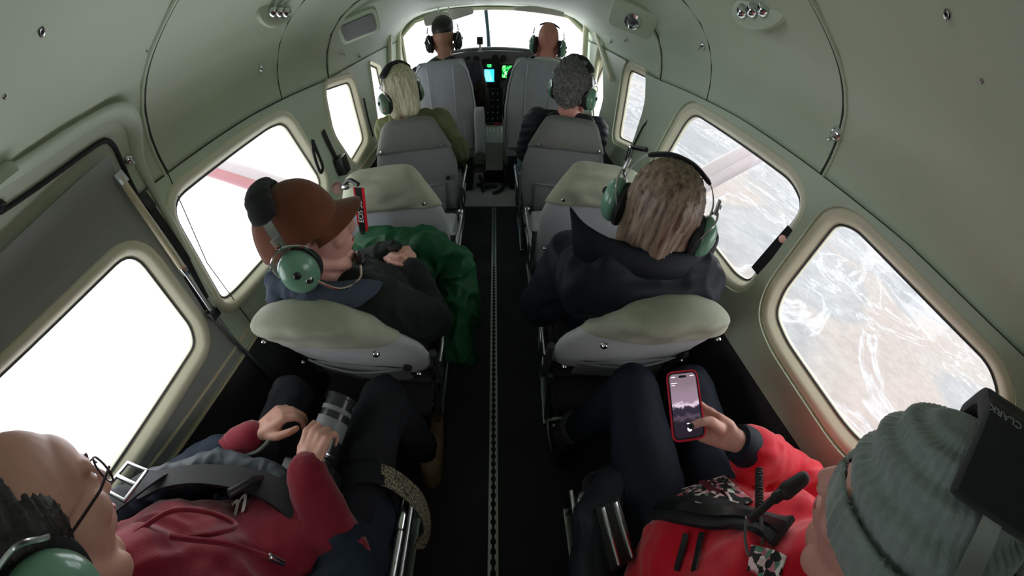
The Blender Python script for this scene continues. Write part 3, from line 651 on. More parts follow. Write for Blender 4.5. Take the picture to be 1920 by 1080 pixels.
def make_seat(label, cloth, head, headz=.70, net=False, sag=0.0, amp=.003, seed=0, ln=.10):
    r = empty('cabin_seat'); tag(r, label, 'seat', 'cabin passenger seats')
    weld(pillow(HW, .34, .852, .066, .045, bulge=.012, amp=amp, seed=seed, lean=ln).build('backrest', cloth, r, angle=80))
    if head: weld(pillow(HW, headz, .885, .102, .045, bulge=.012, grow=.010, sag=sag, amp=amp*2.4, seed=seed+3, lean=ln).build('headrest_cover', head, r, angle=80))
    # rear pocket with a drawn hem
    pk = weld(pillow([(.34, .15), (.5, .165), (.6, .16)], .345, .53, .02, -.002, bulge=.018, amp=.006, seed=seed+8, lean=ln).build('pocket', M['net'] if net else cloth, r, angle=80))
    MB().tube(smoothline([(-.165, -.014, .53), (-.08, -.03, .526), (0, -.036, .524), (.08, -.03, .526), (.165, -.014, .53)]), .004, 8).build('pocket_hem', M['net'], pk)
    q = MB(); q.box((0, .27, .37), (.44, .43, .10)); c = q.build('cushion', M['blackcloth'] if ln > .2 else cloth, r, bev=.03)  # reclined seats: the dark under the backrest is put into the cushion colour
    for x, z in ((-.165, .75), (.165, .75), (-.205, .50), (.205, .50)):
        MB().lathe((x, -.008-ln*(z-.5), z), (0, -1, 0), [(.009, 0), (.009, .004), (.006, .008), (.0001, .009)], 14).build('snap', M['steel'], r)
    MB().lathe((.185, -ln*.06, .56), (0, -1, 0), [(.013, 0), (.013, .008), (.007, .009), (.0001, .004)], 14).build('grommet', M['hole'], r)
    for s_ in (-1, 1):
        MB().tube(smoothline([(s_*.235, .47, .30), (s_*.238, .25, .30), (s_*.240, .09, .31), (s_*.246, .055, .40), (s_*.25, .05-ln*.06, .56)]), .012, 10).build('side_frame', M['alu'], r)
        MB().tube([(s_*.215, .44, .30), (s_*.20, .46, .02)], .011, 10).build('leg', M['alu'], r)
        MB().tube([(s_*.215, .08, .30), (s_*.20, .04, .02)], .011, 10).build('leg', M['alu'], r)
        MB().box((s_*.20, .25, .014), (.03, .46, .024)).build('foot_rail', M['rail'], r, bev=.003)
        MB().strap([(s_*.25, .09, .30), (s_*.262, .10, .38), (s_*.25, .16, .44)], .045, .003, (s_, 0, .2)).build('belt', M['webbing'], r)
    for s_ in (-1, 1):
        MB().tube(smoothline([(s_*.252, .06, .455), (s_*.258, .22, .465), (s_*.256, .40, .46), (s_*.240, .425, .455)]), .0105, 10).build('armrest_tube', M['alu'], r); MB().cap((s_*.257, .36, .462), .0125, (s_*.256, .41, .46), .0125, 12).build('tube_end', M['steel'], r)
    MB().tube([(-.205, .45, .16), (.205, .45, .16)], .009, 8).build('cross_tube', M['alu'], r)
    MB().tube([(-.205, .06, .16), (.205, .06, .16)], .009, 8).build('cross_tube', M['alu'], r)
    MB().box((0, .13, .27), (.42, .32, .02)).build('seat_pan', M['blackcloth'] if ln > .2 else M['seatdark'], r, bev=.004)  # pan coloured black likewise on reclined seats, standing for the dark beneath
    return r
def place(o, x, y, rz=0.0, z=0.0): o.location = (x, y, z); o.rotation_euler = (0, 0, rz); return o
def copy_tree(o, parent=None):
    c = o.copy(); C.objects.link(c); c.parent = parent
    for ch in list(o.children): copy_tree(ch, c)
    return c
cloth_far, cloth_near = M['seatdark'], M['seatcloth']
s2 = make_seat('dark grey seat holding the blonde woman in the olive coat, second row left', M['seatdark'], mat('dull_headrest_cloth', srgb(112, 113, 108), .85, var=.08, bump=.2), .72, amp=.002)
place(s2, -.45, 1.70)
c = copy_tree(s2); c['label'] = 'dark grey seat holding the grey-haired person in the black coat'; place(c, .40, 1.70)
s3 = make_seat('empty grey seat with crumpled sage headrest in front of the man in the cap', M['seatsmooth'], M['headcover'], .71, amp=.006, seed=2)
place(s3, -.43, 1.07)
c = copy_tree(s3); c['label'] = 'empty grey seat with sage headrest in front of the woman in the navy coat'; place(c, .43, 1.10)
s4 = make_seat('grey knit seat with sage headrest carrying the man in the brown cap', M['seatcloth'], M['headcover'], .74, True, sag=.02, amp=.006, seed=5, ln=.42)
place(s4, -.425, .465, .03)
c = copy_tree(s4); c['label'] = 'grey knit seat with sage headrest carrying the long-haired woman in the navy coat'; place(c, .418, .485, -.06)
c = copy_tree(s4); c['label'] = 'rearmost left seat under the person in the burgundy hoodie, mostly hidden'; place(c, -.46, -.26)
c = copy_tree(s4); c['label'] = 'rearmost right seat under the person in the red fleece, mostly hidden'; place(c, .455, -.26)
# cockpit seats: taller, with light piping and a gathered pocket
HP = [(.40, .20), (.50, .235), (.70, .235), (.85, .215), (.95, .185), (1.0, .165), (1.02, .13)]
def make_pilot_seat(label, arm):
    r = empty('cockpit_seat'); tag(r, label, 'seat', 'cockpit seats')
    b = weld(pillow(HP, .38, 1.01, .085, .045, bulge=.008, amp=.002).build('backrest', M['seatsmooth'], r, angle=80))
    for s_ in (-1, 1):
        L = [(s_*(lerp_tab(HP, z)-.002), .045-.0-.10*(z-.5)-.022, z) for z in [.45+.05*i for i in range(11)]]+[(s_*.135, -.032, 1.0)]
        MB().tube(smoothline(L, 3), .006, 8).build('piping', mat('pale_piping', srgb(190, 196, 200), .6), b)
        MB().tube([(s_*.09, -.012-.1*(z-.5), z) for z in [.66+.04*i for i in range(9)]], .0035, 6).build('piping', mat('pale_piping', srgb(180, 186, 190), .6), b)
    pk = MB(); n = 40; vs = []
    for j in range(7):
        z = .42+.035*j
        for i in range(n+1):
            u = -1+2*i/n; vs.append((u*.205, -.012-.1*(z-.5)-.012*(1-u*u)-.010*abs(math.sin(u*19))*(.4+.1*j)*(1-.5*(j == 6)), z))
    pk.add(vs, [(j*(n+1)+i, j*(n+1)+i+1, (j+1)*(n+1)+i+1, (j+1)*(n+1)+i) for j in range(6) for i in range(n)])
    pk.build('gathered_pocket', M['seatsmooth'], r, angle=80)
    MB().box((0, .28, .38), (.44, .46, .12)).build('cushion', M['seatsmooth'], r, bev=.03)
    MB().box((0, .27, .17), (.36, .38, .30)).build('pedestal', M['blackplastic'], r, bev=.02)
    for x in (-.12, .06): MB().lathe((x, -.012, 1.0), (0, -1, .6), [(.011, 0), (.011, .004), (.006, .008), (.0001, .009)], 12).build('snap', M['steel'], r)
    if arm:
        q = weld(pillow([(.5, .04), (.66, .042), (.72, .034)], .38, .72, .055, -.03, lean=.05, nu=10, nz=12, mx=arm*.262).build('armrest', M['seatsmooth'], r, angle=80))
    return r
p1 = make_pilot_seat('tall grey cockpit seat of the left pilot in the dark jacket', 1); place(p1, -.375, 2.58)
p2 = copy_tree(p1); p2['label'] = 'tall grey cockpit seat of the bald right-hand pilot'; place(p2, .315, 2.60)
for ch in list(p2.children):
    if ch.name.startswith('armrest'): bpy.data.objects.remove(ch)
# ================================================================== people
def skin(name, col, var=.07):
    m = mat(name, col, .5, var=var, vscale=22, bump=.06, bscale=260); p = m.node_tree.nodes['Principled BSDF']
    p.inputs['Subsurface Weight'].default_value = .08; p.inputs['Subsurface Radius'].default_value = (.01, .004, .002); p.inputs['Subsurface Scale'].default_value = .5
    return m
M['skinA'] = skin('fair_skin', srgb(214, 160, 146)); M['skinB'] = skin('warm_skin', srgb(206, 156, 138)); M['skinC'] = skin('rosy_skin', srgb(206, 140, 124)); M['skinD'] = skin('tan_skin', srgb(176, 128, 104))
def hair_mat(name, c1, c2, sc=26):
    m = bpy.data.materials.new(name); m.use_nodes = True; t = m.node_tree; p = t.nodes['Principled BSDF']; p.inputs['Roughness'].default_value = .42
    co = nd(t, 'ShaderNodeTexCoord').outputs['UV'] if False else nd(t, 'ShaderNodeTexCoord').outputs['Object']
    mpn = nd(t, 'ShaderNodeMapping'); mpn.inputs['Scale'].default_value = (sc, sc, sc*.12); t.links.new(co, mpn.inputs[0])
    n = nd(t, 'ShaderNodeTexNoise', Scale=4.0, Detail=6.0, Roughness=.7); t.links.new(mpn.outputs[0], n.inputs['Vector'])
    r = nd(t, 'ShaderNodeValToRGB'); r.color_ramp.elements[0].position = .36; r.color_ramp.elements[0].color = c1; r.color_ramp.elements[1].position = .66; r.color_ramp.elements[1].color = c2
    t.links.new(n.outputs['Fac'], r.inputs[0]); t.links.new(r.outputs[0], p.inputs['Base Color'])
    b = nd(t, 'ShaderNodeBump', Strength=.5); b.inputs['Distance'].default_value = .003; t.links.new(n.outputs['Fac'], b.inputs['Height']); t.links.new(b.outputs[0], p.inputs['Normal'])
    return m
def head_mtx(c, yaw=0, pitch=0, roll=0, s=1.0):
    """head centre, yaw about z (left positive), pitch (nose down positive), roll"""
    return Matrix.Translation(Vector(c)) @ Matrix.Rotation(math.radians(yaw), 4, 'Z') @ Matrix.Rotation(math.radians(-pitch), 4, 'X') @ Matrix.Rotation(math.radians(roll), 4, 'Y') @ Matrix.Scale(s, 4)
def head_shape(mb, H):
    """skull, jaw and face features; local axes: face towards +y, crown +z"""
    t = MB()
    t.ell((0, -.018, .035), (.074, .094, .083), nu=24, nv=16)
    t.ell((0, .028, -.02), (.062, .066, .078), nu=24, nv=16)
    t.ell((0, .038, .035), (.060, .052, .052), nu=20, nv=14)                 # forehead
    for s_ in (-1, 1):
        t.cap((s_*.058, -.005, -.045), .018, (s_*.030, .056, -.098), .016)   # jaw line
        t.ell((s_*.040, .062, -.022), (.022, .020, .020))                    # cheek
        t.cap((s_*.012, .089, .022), .009, (s_*.046, .074, .026), .009)      # brow
        t.ell((s_*.030, .0745, .004), (.0145, .0120, .0090))                 # eyelid
        t.ell((s_*.0105, .099, -.030), (.0085, .010, .0075))                 # nostril
        E = Matrix.Rotation(s_*.35, 3, 'Z')
        t.ell((s_*.0765, -.010, -.002), (.006, .017, .031), E)               # ear
        t.ell((s_*.080, -.016, .004), (.004, .014, .024), E)
    t.cap((0, .058, -.104), .020, (0, .064, -.096), .021)                    # chin
    t.cap((0, .089, .016), .0075, (0, .1075, -.022), .0105)                  # nose
    t.ell((0, .0885, -.052), (.022, .010, .0055)); t.ell((0, .0865, -.063), (.019, .010, .0062))
    t.ell((0, .075, -.056), (.030, .018, .022))
    t.cap((0, -.030, -.06), .052, (0, -.040, -.13), .053)
    t.xf(H); mb.add(t.v, t.f)
def hand_shape(mb, wrist, fwd, back, side, curl, spread=.10, thumb=(.5, .4), s=1.0, thumb_pts=None):
    """palm and five fingers. fwd: wrist to knuckles, back: out of the back of the hand, side=+1 thumb on (fwd x back) side; curl per finger (radians per joint)"""
    F = Vector(fwd).normalized(); B = Vector(back); B = (B-F*B.dot(F)).normalized(); S = F.cross(B)*side; w0 = Vector(wrist)
    pt = lambda f, b, t_: w0+(F*f+B*b+S*t_)*s
    for k in range(4):
        tt = .030-.0195*k; mb.cap(pt(.004, 0, tt*.55), .0145*s, pt(.078-.004*abs(k-1), .002, tt), .0115*s)
    mb.ell(pt(.035, -.004, .006), Vector((.034, .034, .034))*s*0+Vector((.022, .022, .022))*s)
    mb.cap(pt(.018, -.008, .020), .016*s, pt(.050, -.010, .026), .012*s)
    lens_ = (.072, .080, .074, .058)
    for k in range(4):
        tt = .030-.0195*k; c = curl[k] if hasattr(curl, '__len__') else curl; a = c*.7; p = pt(.080-.004*abs(k-1), .002, tt); sp = (1.3-k)*spread; r = (.0092, .0095, .009, .0080)[k]
        for j, fr in enumerate((.42, .32, .26)):
            d = (F*math.cos(a)-B*math.sin(a)+S*sp*math.cos(a)).normalized(); q = p+d*lens_[k]*fr*s
            mb.cap(p, r*s*(1-.09*j), q, r*s*(.93-.09*j), 10); p = q; a += c
    if thumb_pts:
        for i_, (a_, b_) in enumerate(zip(thumb_pts, thumb_pts[1:])): mb.cap(a_, (.0155, .0115, .0100)[i_]*s, b_, (.0115, .0100, .0088)[i_]*s, 10)
        return pt(.09, -.02, 0)
    p = pt(.020, -.008, .026); d = (F*.75+S*.75-B*thumb[1]).normalized(); q = p+d*.034*s; mb.cap(p, .0135*s, q, .011*s, 10)
    d2 = (d*(1-thumb[0])+F*thumb[0]-B*thumb[1]*.6).normalized(); q2 = q+d2*.030*s; mb.cap(q, .0105*s, q2, .0095*s, 10)
    d3 = (d2*.8+F*.3-B*thumb[1]*.4-S*.15).normalized(); mb.cap(q2, .0095*s, q2+d3*.022*s, .0078*s, 10)
    return pt(.09, -.02, 0)
def face_details(H, person, eyecol, browcol, lipcol):
    for s_ in (-1, 1):
        e_ = MB().ell((s_*.030, .0775, .0035), (.0115, .0095, .0052)).xf(H).build('eye', M['eyewhite'], person)
        MB().ell((s_*.030, .0845, .0030), (.0048, .0030, .0044)).xf(H).build('iris', eyecol, e_)
        MB().tube(smoothline([(s_*.014, .0935, .0235), (s_*.028, .0900, .030), (s_*.044, .0795, .0255)]), .0028, 6, flat=.0018).xf(H).build('eyebrow', browcol, person)
    MB().ell((0, .0925, -.0525), (.020, .0065, .0034)).xf(H).build('lips', lipcol, person); 
M['eyewhite'] = mat('eye_white', srgb(225, 218, 212), .2, var=.02); M['irisbrown'] = mat('brown_iris', srgb(60, 40, 28), .15); M['brow'] = mat('dark_brow', srgb(52, 38, 30), .8)
M['lip'] = mat('lip', srgb(176, 98, 92), .4, var=.05)
def person(label, base):
    r = empty('person', base); tag(r, label, 'person', None); return r
def unroot(r):
    """parts were built in cabin co-ordinates: make them sit right under the person's empty"""
    bpy.context.view_layer.update()
    for ch in r.children: ch.matrix_parent_inverse = r.matrix_world.inverted()
# ---- headset: band over the crown, two dome cups with black cushions, boom microphone
M['dc_green'] = mat('pale_green_cup', srgb(112, 158, 132), .28, var=.04, coat=.4)
M['dc_green2'] = mat('sage_green_cup', srgb(92, 118, 98), .35, var=.06)
def headset(label, H, cup='dc_green', boom=None, logo=False, pad_w=.055, puff=True, loose=0.0, sc=1.0, rise=0.0, low=0.0):
    r = empty('headset', H.translation); tag(r, label, 'headset', 'headsets')
    Hs = H @ Matrix.Scale(sc, 4)
    half = .088+loose; top = .128+loose+rise; hz = .108+rise*.8
    B = [(s_*x, -.004, z) for s_, x, z in ((-1, half+.012, .02), (-1, half+.008, .065), (-1, half*.80, hz), (-1, half*.36, top-.004), (1, 0.0, top), (1, half*.36, top-.004), (1, half*.80, hz), (1, half+.008, .065), (1, half+.012, .02))]
    nb = []
    MB().strap(smoothline(B, 5), .020, .0022, [Vector((p.x*.6, 0, p.z+.02)) for p in smoothline(B, 5)]).xf(Hs).build('headband', M['alu'], r)
    pd = MB()
    Pd = smoothline(B[2:7], 6)
    if puff:
        for i in range(0, len(Pd)):
            q = Pd[i]; wv = .5+.5*abs(math.sin(i*PI/4.0)); pd.ell(q+Vector((0, 0, -.001)), (.017, .034*(.85+.15*wv), .013+.004*wv), nu=12, nv=8)
    else:
        pd.strap(Pd, pad_w*1.5, .026 if pad_w > .05 else .010, [Vector((p.x*.6, 0, p.z)) for p in Pd])
    if puff: pad = remesh(pd.xf(Hs), 'head_pad', M['blackcloth'], .0045, r, 3)
    else: pad = pd.xf(Hs).build('head_pad', M['blackcloth'], r, bev=.008)
    for s_ in (-1, 1):
        cx = s_*(.098+loose); A = Vector((s_, .06, .05))
        cpo = MB().lathe((s_*(.094+loose), -.008, -.008), A, [(.039, 0), (.045, .004), (.046, .012), (.043, .023), (.034, .033), (.019, .039), (.0001, .041)], 32)
        c_ = cpo.xf(Hs@Matrix.Translation((s_*.0, -.008, -.008))@Matrix.Diagonal((1, .92, 1.12, 1))@Matrix.Translation((0, .008, .008))).build('ear_cup', M[cup], r, angle=60)
        MB().lathe((s_*(.074+loose), -.008, -.012), A, [(.038, 0), (.047, .004), (.051, .011), (.049, .019), (.040, .022)], 32).xf(Hs).build('ear_cushion', M['rubber'], r)
        k = Vector((s_*(.133+loose), -.006, .004)); MB().lathe(k, A, [(.008, 0), (.0085, .004), (.005, .007), (.0001, .007)], 16).xf(Hs).build('pivot_knob', M['blackplastic'], c_)
        MB().tube(smoothline([(s_*(.095+loose), -.054, .0), (s_*(.110+loose), -.044, .042), (s_*(.110+loose), -.006, .062), (s_*(.110+loose), .034, .042), (s_*(.095+loose), .042, .0)]), .0026, 8).xf(Hs).build('wire_yoke', M['steel'], r)
        MB().box((s_*(.106+loose), -.004, .068), (.006, .020, .034), Matrix.Rotation(s_*-.15, 3, 'Y')).xf(Hs).build('slider', M['alu'], r, bev=.001)
        MB().lathe((s_*(.110+loose), -.004, .070), (s_, 0, .1), [(.006, 0), (.006, .003), (.0001, .004)], 12).xf(Hs).build('screw', M['steel'], r)
        if logo: text_mb('David Clark', .014, Hs@Matrix.Translation((s_*(.128+loose), -.012, -.030))@Matrix.Rotation(PI/2*s_, 4, 'Z')@Matrix.Rotation(PI/2, 4, 'X')@Matrix.Rotation(-.45, 4, 'X'), 'logo', M['red'], c_)
    if boom:
        s_ = boom; a = Vector((s_*.128, .008, -.024))
        bm_ = MB().tube(smoothline([a, (s_*.128, .045, -.050-low), (s_*.100, .088, -.072-low), (s_*.052, .118-low*.5, -.072-low), (s_*.030, .124-low*.5, -.070-low)]), .0032, 8).xf(Hs).build('mic_boom', M['steel'], r)
        MB().cap((s_*.040, .122-low*.5, -.071-low), .012, (s_*.012, .124-low*.5, -.069-low), .011).xf(Hs).build('microphone', M['blackplastic'], bm_)
        MB().lathe((s_*.126, .006, -.022), (s_, 0, 0), [(.010, 0), (.010, .012), (.006, .016), (.0001, .016)], 14).xf(Hs).build('boom_joint', M['steel'], r)
    for ch in r.children: pass
    bpy.context.view_layer.update()
    for ch in r.children: ch.matrix_parent_inverse = r.matrix_world.inverted()
    return r
def glasses(H, p, m, tip=True):
    g_ = MB()
    for s_ in (-1, 1):
        ring = [(s_*.033+.023*math.cos(a), .103-.010*abs(math.cos(a)-(-s_))*.5, .002+.018*math.sin(a)) for a in [2*PI*i/20 for i in range(21)]]
        g_.tube(ring, .0017, 6, caps=False); g_.tube([(s_*.056, .096, .008), (s_*.078, .06, .008), (s_*.083, .0, .004), (s_*.083, -.02, -.012)], .0020, 6)
    g_.tube([(-.011, .106, .005), (0, .109, .008), (.011, .106, .005)], .0016, 6)
    return g_.xf(H).build('glasses', m, p)
# ------------------------------------------------------------------ clothing pieces
def V(*a): return Vector(a)
def torso(mb, sl, sr, chest, belly, pelvis, r=1.0):
    sl, sr = V(*sl), V(*sr); mid = (sl+sr)/2
    mb.cap(sl, .068*r, sr, .068*r, 18)
    mb.cap(sl*.8+sr*.2+V(0, 0, -.04), .095*r, V(*chest)+(sl-sr)*.16, .120*r, 18); mb.cap(sr*.8+sl*.2+V(0, 0, -.04), .095*r, V(*chest)+(sr-sl)*.16, .120*r, 18)
    mb.cap(V(*chest)+(sl-sr)*.12, .120*r, V(*belly)+(sl-sr)*.10, .122*r, 18); mb.cap(V(*chest)+(sr-sl)*.12, .120*r, V(*belly)+(sr-sl)*.10, .122*r, 18)
    mb.cap(V(*belly), .125*r, V(*pelvis), .125*r, 18)
def sleeve(mb, s, e, w_, r=1.0, cuff=.036):
    mb.cap(s, .066*r, e, .052*r, 16); mb.cap(e, .052*r, w_, cuff*r, 16)
def legs(mb, hl, kl, al, hr, kr, ar, r=1.0):
    for h_, k_, a_ in ((hl, kl, al), (hr, kr, ar)):
        mb.cap(h_, .090*r, k_, .064*r, 18); k2 = V(*k_)*.85+V(*a_)*.15; mb.cap(k_, .063*r, k2, .060*r, 16); mb.cap(k2, .060*r, a_, .046*r, 16)
    mb.cap(hl, .098*r, hr, .098*r, 18)
def shoe(name, heel, toe, m, sole, parent, stripe=None):
    heel, toe = V(*heel), V(*toe); d = (toe-heel).normalized(); b = MB()
    b.cap(heel+V(0, 0, .040), .036, heel+d*.10+V(0, 0, .038), .040, 14); b.cap(heel+d*.10+V(0, 0, .036), .040, toe-d*.03+V(0, 0, .026), .030, 14); b.cap(heel+V(0, 0, .05), .034, heel+d*.02+V(0, 0, .10), .036, 14)
    s_ = remesh(b, name, m, .006, parent, 3)
    q = MB(); side_ = V(-d.y, d.x, 0); L = (toe-heel).length; ol = []
    for i in range(28):
        a = 2*PI*i/28; u = .5-.5*math.cos(a)*1.08; wv = .043*math.sin(a)*(1-.15*abs(u-.6)); ol.append(heel-d*.012+d*(L+.03)*u+side_*wv+V(0, 0, .004))
    q.prism(ol, (0, 0, .022)).build('sole', sole, s_, bev=.003)
    if stripe:
        for t_ in (.40, .52, .64): q = MB().tube([heel+d*L*t_+side_*.036+V(0, 0, .032), heel+d*L*(t_-.04)+side_*.022+V(0, 0, .068), heel+d*L*(t_-.04)-side_*.022+V(0, 0, .068), heel+d*L*t_-side_*.036+V(0, 0, .032)], .006, 8, flat=.002).build('stripe', stripe, s_)
    return s_
def body_core(H, neck, sl, sr, chest, pelvis, arms, legs_, hands, sk, r, voxel=.0048, name='body'):
    mb = MB(); head_shape(mb, H); hb_ = H@V(0, -.036, -.11)
    mb.cap(hb_, .050, neck, .056, 16); mb.cap(neck, .06, chest, .085, 14); mb.cap(sl, .045, sr, .045, 14); mb.cap(chest, .085, pelvis, .085, 14)
    for a in arms: mb.cap(a[0], .045, a[1], .036, 12); mb.cap(a[1], .036, a[2], .0245, 12)
    for a in legs_: mb.cap(a[0], .068, a[1], .046, 12); mb.cap(a[1], .046, a[2], .032, 12)
    for h_ in hands: hand_shape(mb, **h_)
    return remesh(mb, name, sk, voxel, r, 3, factor=.4)
def hair_shell(H, ells, name, m, r, voxel=.006, disp=None, cut=None, sm=3):
    mb = MB()
    for e_ in ells:
        if len(e_) == 2: mb.ell(e_[0], e_[1], nu=22, nv=14)
        else: mb.cap(*e_)
    mb.xf(H); return remesh(mb, name, m, voxel, r, sm, disp)
def strands(H, f=70, amp=.003, seed=0):
    """combed hair: fine ridges running down the head"""
    Hi = H.inverted()
    def d(co):
        q = Hi@co; a = math.atan2(q.x, -q.y-.02)
        return amp*noise.noise(V(a*f*.22+seed, q.z*3, seed))+amp*.8*noise.noise(V(a*f*.6+seed, q.z*6, seed+3))
    return d
# colours
K = {}
K['burgundy'] = mat('burgundy_fleece', srgb(126, 26, 44), .9, var=.10, vscale=12, bump=.35, bscale=420, sheen=.3)
K['navy'] = mat('navy_jacket', srgb(34, 44, 58), .75, var=.18, vscale=9, bump=.25, bscale=160)
K['teal'] = mat('slate_blue_sleeve', srgb(46, 72, 92), .7, var=.15, vscale=9, bump=.2, bscale=160)
K['blacktrousers'] = mat('black_trousers', srgb(34, 36, 40), .85, var=.15, vscale=10, bump=.25, bscale=300)
K['navyleg'] = mat('navy_leggings', srgb(24, 32, 43), .7, var=.12, vscale=8, bump=.15, bscale=500)
K['red'] = mat('red_fleece', srgb(206, 16, 42), .9, var=.06, vscale=9, bump=.4, bscale=480, sheen=.35)
K['capbrown'] = mat('brown_suede_cap', srgb(112, 66, 44), .85, var=.16, vscale=16, bump=.25, bscale=350, sheen=.2)
K['darkcoat'] = mat('black_green_coat', srgb(32, 38, 36), .8, var=.2, vscale=8, bump=.25, bscale=220)
K['denimblue'] = mat('grey_blue_collar', srgb(70, 80, 96), .8, var=.15, bump=.3, bscale=260)
K['greenlap'] = mat('dark_green_jacket', srgb(22, 76, 46), .6, var=.2, vscale=9, bump=.25, bscale=90)
K['navycoat'] = mat('midnight_blue_coat', srgb(17, 23, 33), .62, var=.14, vscale=6, bump=.12, bscale=140)
K['olive'] = mat('olive_coat', srgb(96, 104, 72), .75, var=.16, vscale=12, bump=.25, bscale=200)
K['blackcoat'] = mat('black_puffer_coat', srgb(36, 42, 48), .55, var=.2, vscale=12, bump=.2, bscale=120)
K['jeans'] = mat('faded_jeans', srgb(112, 130, 142), .85, var=.14, vscale=14, bump=.3, bscale=350)
K['greyshirt'] = mat('dark_mauve_jacket', srgb(66, 66, 78), .8, var=.25, vscale=16, bump=.2)
K['brownsleeve'] = mat('brown_check_sleeve', srgb(72, 62, 54), .8, var=.4, vscale=22, bump=.2)
K['darkshirt'] = mat('dark_green_shirt', srgb(34, 46, 46), .8, var=.15)
K['whitecollar'] = mat('white_collar', srgb(220, 222, 224), .7)
K['boot'] = mat('brown_suede_boot', srgb(138, 118, 92), .85, var=.25, vscale=20, bump=.3); K['sole'] = mat('dark_sole', srgb(38, 36, 34), .8); K['whitesole'] = mat('pale_sole', srgb(170, 174, 172), .6)
K['shoe'] = mat('black_trainer', srgb(40, 44, 46), .7); K['cuffgrey'] = mat('grey_cuff', srgb(84, 88, 90), .8, var=.2, bump=.3)
hairblack = hair_mat('black_hair', srgb(16, 14, 14), srgb(62, 54, 50)); hairbrown = hair_mat('brown_hair', srgb(78, 60, 48), srgb(176, 152, 130), 22); hairblonde = hair_mat('blonde_hair', srgb(168, 158, 124), srgb(240, 236, 208)); hairgrey = hair_mat('grey_hair', srgb(52, 52, 52), srgb(140, 138, 134), 60); hairdark = hair_mat('dark_brown_hair', srgb(44, 34, 28), srgb(98, 78, 62))

for m_k in K.values(): m_k.node_tree.nodes['Principled BSDF'].inputs['Specular IOR Level'].default_value = .2
# ------------------------------------------------------------------ 1. burgundy hoodie, rear left
H1 = head_mtx((-.402, -.198, 1.042), 30, 18, -4, 1.08)
r = person('person in a burgundy hoodie and glasses holding a camera, rearmost left seat', (-.44, -.16, .42))
sl, sr, ch, be, pe = V(-.62, -.27, .79), V(-.27, -.27, .78), V(-.44, -.17, .70), V(-.43, -.10, .56), V(-.44, -.15, .47)
eL, wL, eR, wR = V(-.67, .00, .62), V(-.535, .135, .655), V(-.245, -.01, .59), V(-.355, .105, .665)
hands = [dict(wrist=V(-.525, .145, .66), fwd=(.55, .80, .05), back=(-.35, .1, .9), side=1, curl=(.75, .7, .75, .8), spread=.08, thumb=(.6, .15), s=.95),
         dict(wrist=V(-.36, .11, .672), fwd=(.02, .95, .12), back=(-.10, -.15, 1), side=-1, curl=(.95, .95, 1.0, 1.05), spread=.10, thumb=(.5, .45), s=.95)]
kL, aL, kR, aR = V(-.585, .30, .535), V(-.57, .40, .14), V(-.29, .35, .54), V(-.245, .38, .14)
body_core(H1, V(-.44, -.25, .85), sl, sr, ch, pe, [(sl, eL, wL), (sr, eR, wR)], [(V(-.53, -.14, .45), kL, aL), (V(-.35, -.14, .45), kR, aR)], hands, M['skinB'], r, .0045)
face_details(H1, r, M['irisbrown'], M['brow'], M['lip'])
hair_shell(H1, [((0, -.050, .034), (.082, .080, .082)), ((0, -.085, .02), (.055, .045, .06)), ((.060, -.028, .015), (.028, .048, .052)), ((-.060, -.028, .015), (.028, .048, .052)), (V(0, -.10, .0), .035, V(0, -.115, -.10), .022), ((0, -.115, .055), (.040, .035, .035))], 'hair', hairblack, r, .0045, strands(H1, 80, .004))
glasses(H1, r, mat('dark_glasses_frame', srgb(46, 30, 34), .3))
mb = MB(); torso(mb, sl+V(.02, 0, 0), sr-V(.02, 0, 0), ch, be, pe, 1.06); mb.cap(V(-.44, -.235, .845), .072, V(-.44, -.20, .80), .10)
mb.cap(V(-.56, .115, .648), .040, eL+V(.03, .03, .0), .052); mb.cap(wR, .042, wR*.45+eR*.55, .056); mb.cap(wR*.45+eR*.55, .056, eR, .055)
mb.ell((-.38, -.03, .60), (.12, .10, .11)); mb.cap(V(-.58, -.28, .86), .04, V(-.33, -.28, .85), .045)
hood = remesh(mb, 'hoodie', K['burgundy'], .0065, r, 4, wrinkle(.0055, 9, 2))
for a, b in ((V(-.542, .128, .652), V(-.573, .10, .644)), (wR+V(0, .003, .002), wR+V(.028, -.032, -.02))): MB().cap(a, .041, b, .044, 16).build('cuff', K['burgundy'], hood)
mb = MB(); mb.cap(sl+V(-.005, -.01, 0), .080, V(-.665, -.03, .63), .066); mb.cap(V(-.665, -.03, .63), .066, V(-.615, .055, .63), .056)
mb.cap(sr+V(.01, 0, 0), .082, eR+V(0, -.02, 0), .068); mb.cap(eR+V(0, -.02, 0), .068, eR*.75+wR*.25, .060)
mb.cap(sr+V(-.01, .02, -.05), .085, V(-.31, -.03, .52), .085); mb.cap(V(-.31, -.03, .52), .085, V(-.30, .06, .49), .07); mb.cap(sl+V(0, .0, -.05), .08, V(-.60, -.08, .50), .08)
mb.cap(V(-.30, -.15, .46), .09, V(-.27, .10, .47), .06)
jk = remesh(mb, 'open_jacket', K['navy'], .0075, r, 4, wrinkle(.008, 8, 7))
MB().strap([V(-.245, .035, .645), V(-.222, .008, .63)], .04, .002, (.5, .1, 1)).build('red_patch', M['red'], jk)
for dx, pts in ((0, [(-.47, -.145, .86), (-.46, -.08, .83), (-.445, -.045, .77), (-.40, -.03, .745), (-.385, -.05, .79), (-.41, -.10, .85)]),):
    MB().tube(smoothline(pts), .0042, 8).build('drawstring', K['burgundy'], hood)
MB().tube(smoothline([(-.41, -.10, .855), (-.36, -.055, .80), (-.325, -.035, .73)]), .0042, 8).build('drawstring', K['burgundy'], hood)
MB().cap(V(-.325, -.035, .73), .0055, V(-.315, -.032, .705), .0055).build('drawstring_tip', M['steel'], hood)
from mathutils.bvhtree import BVHTree
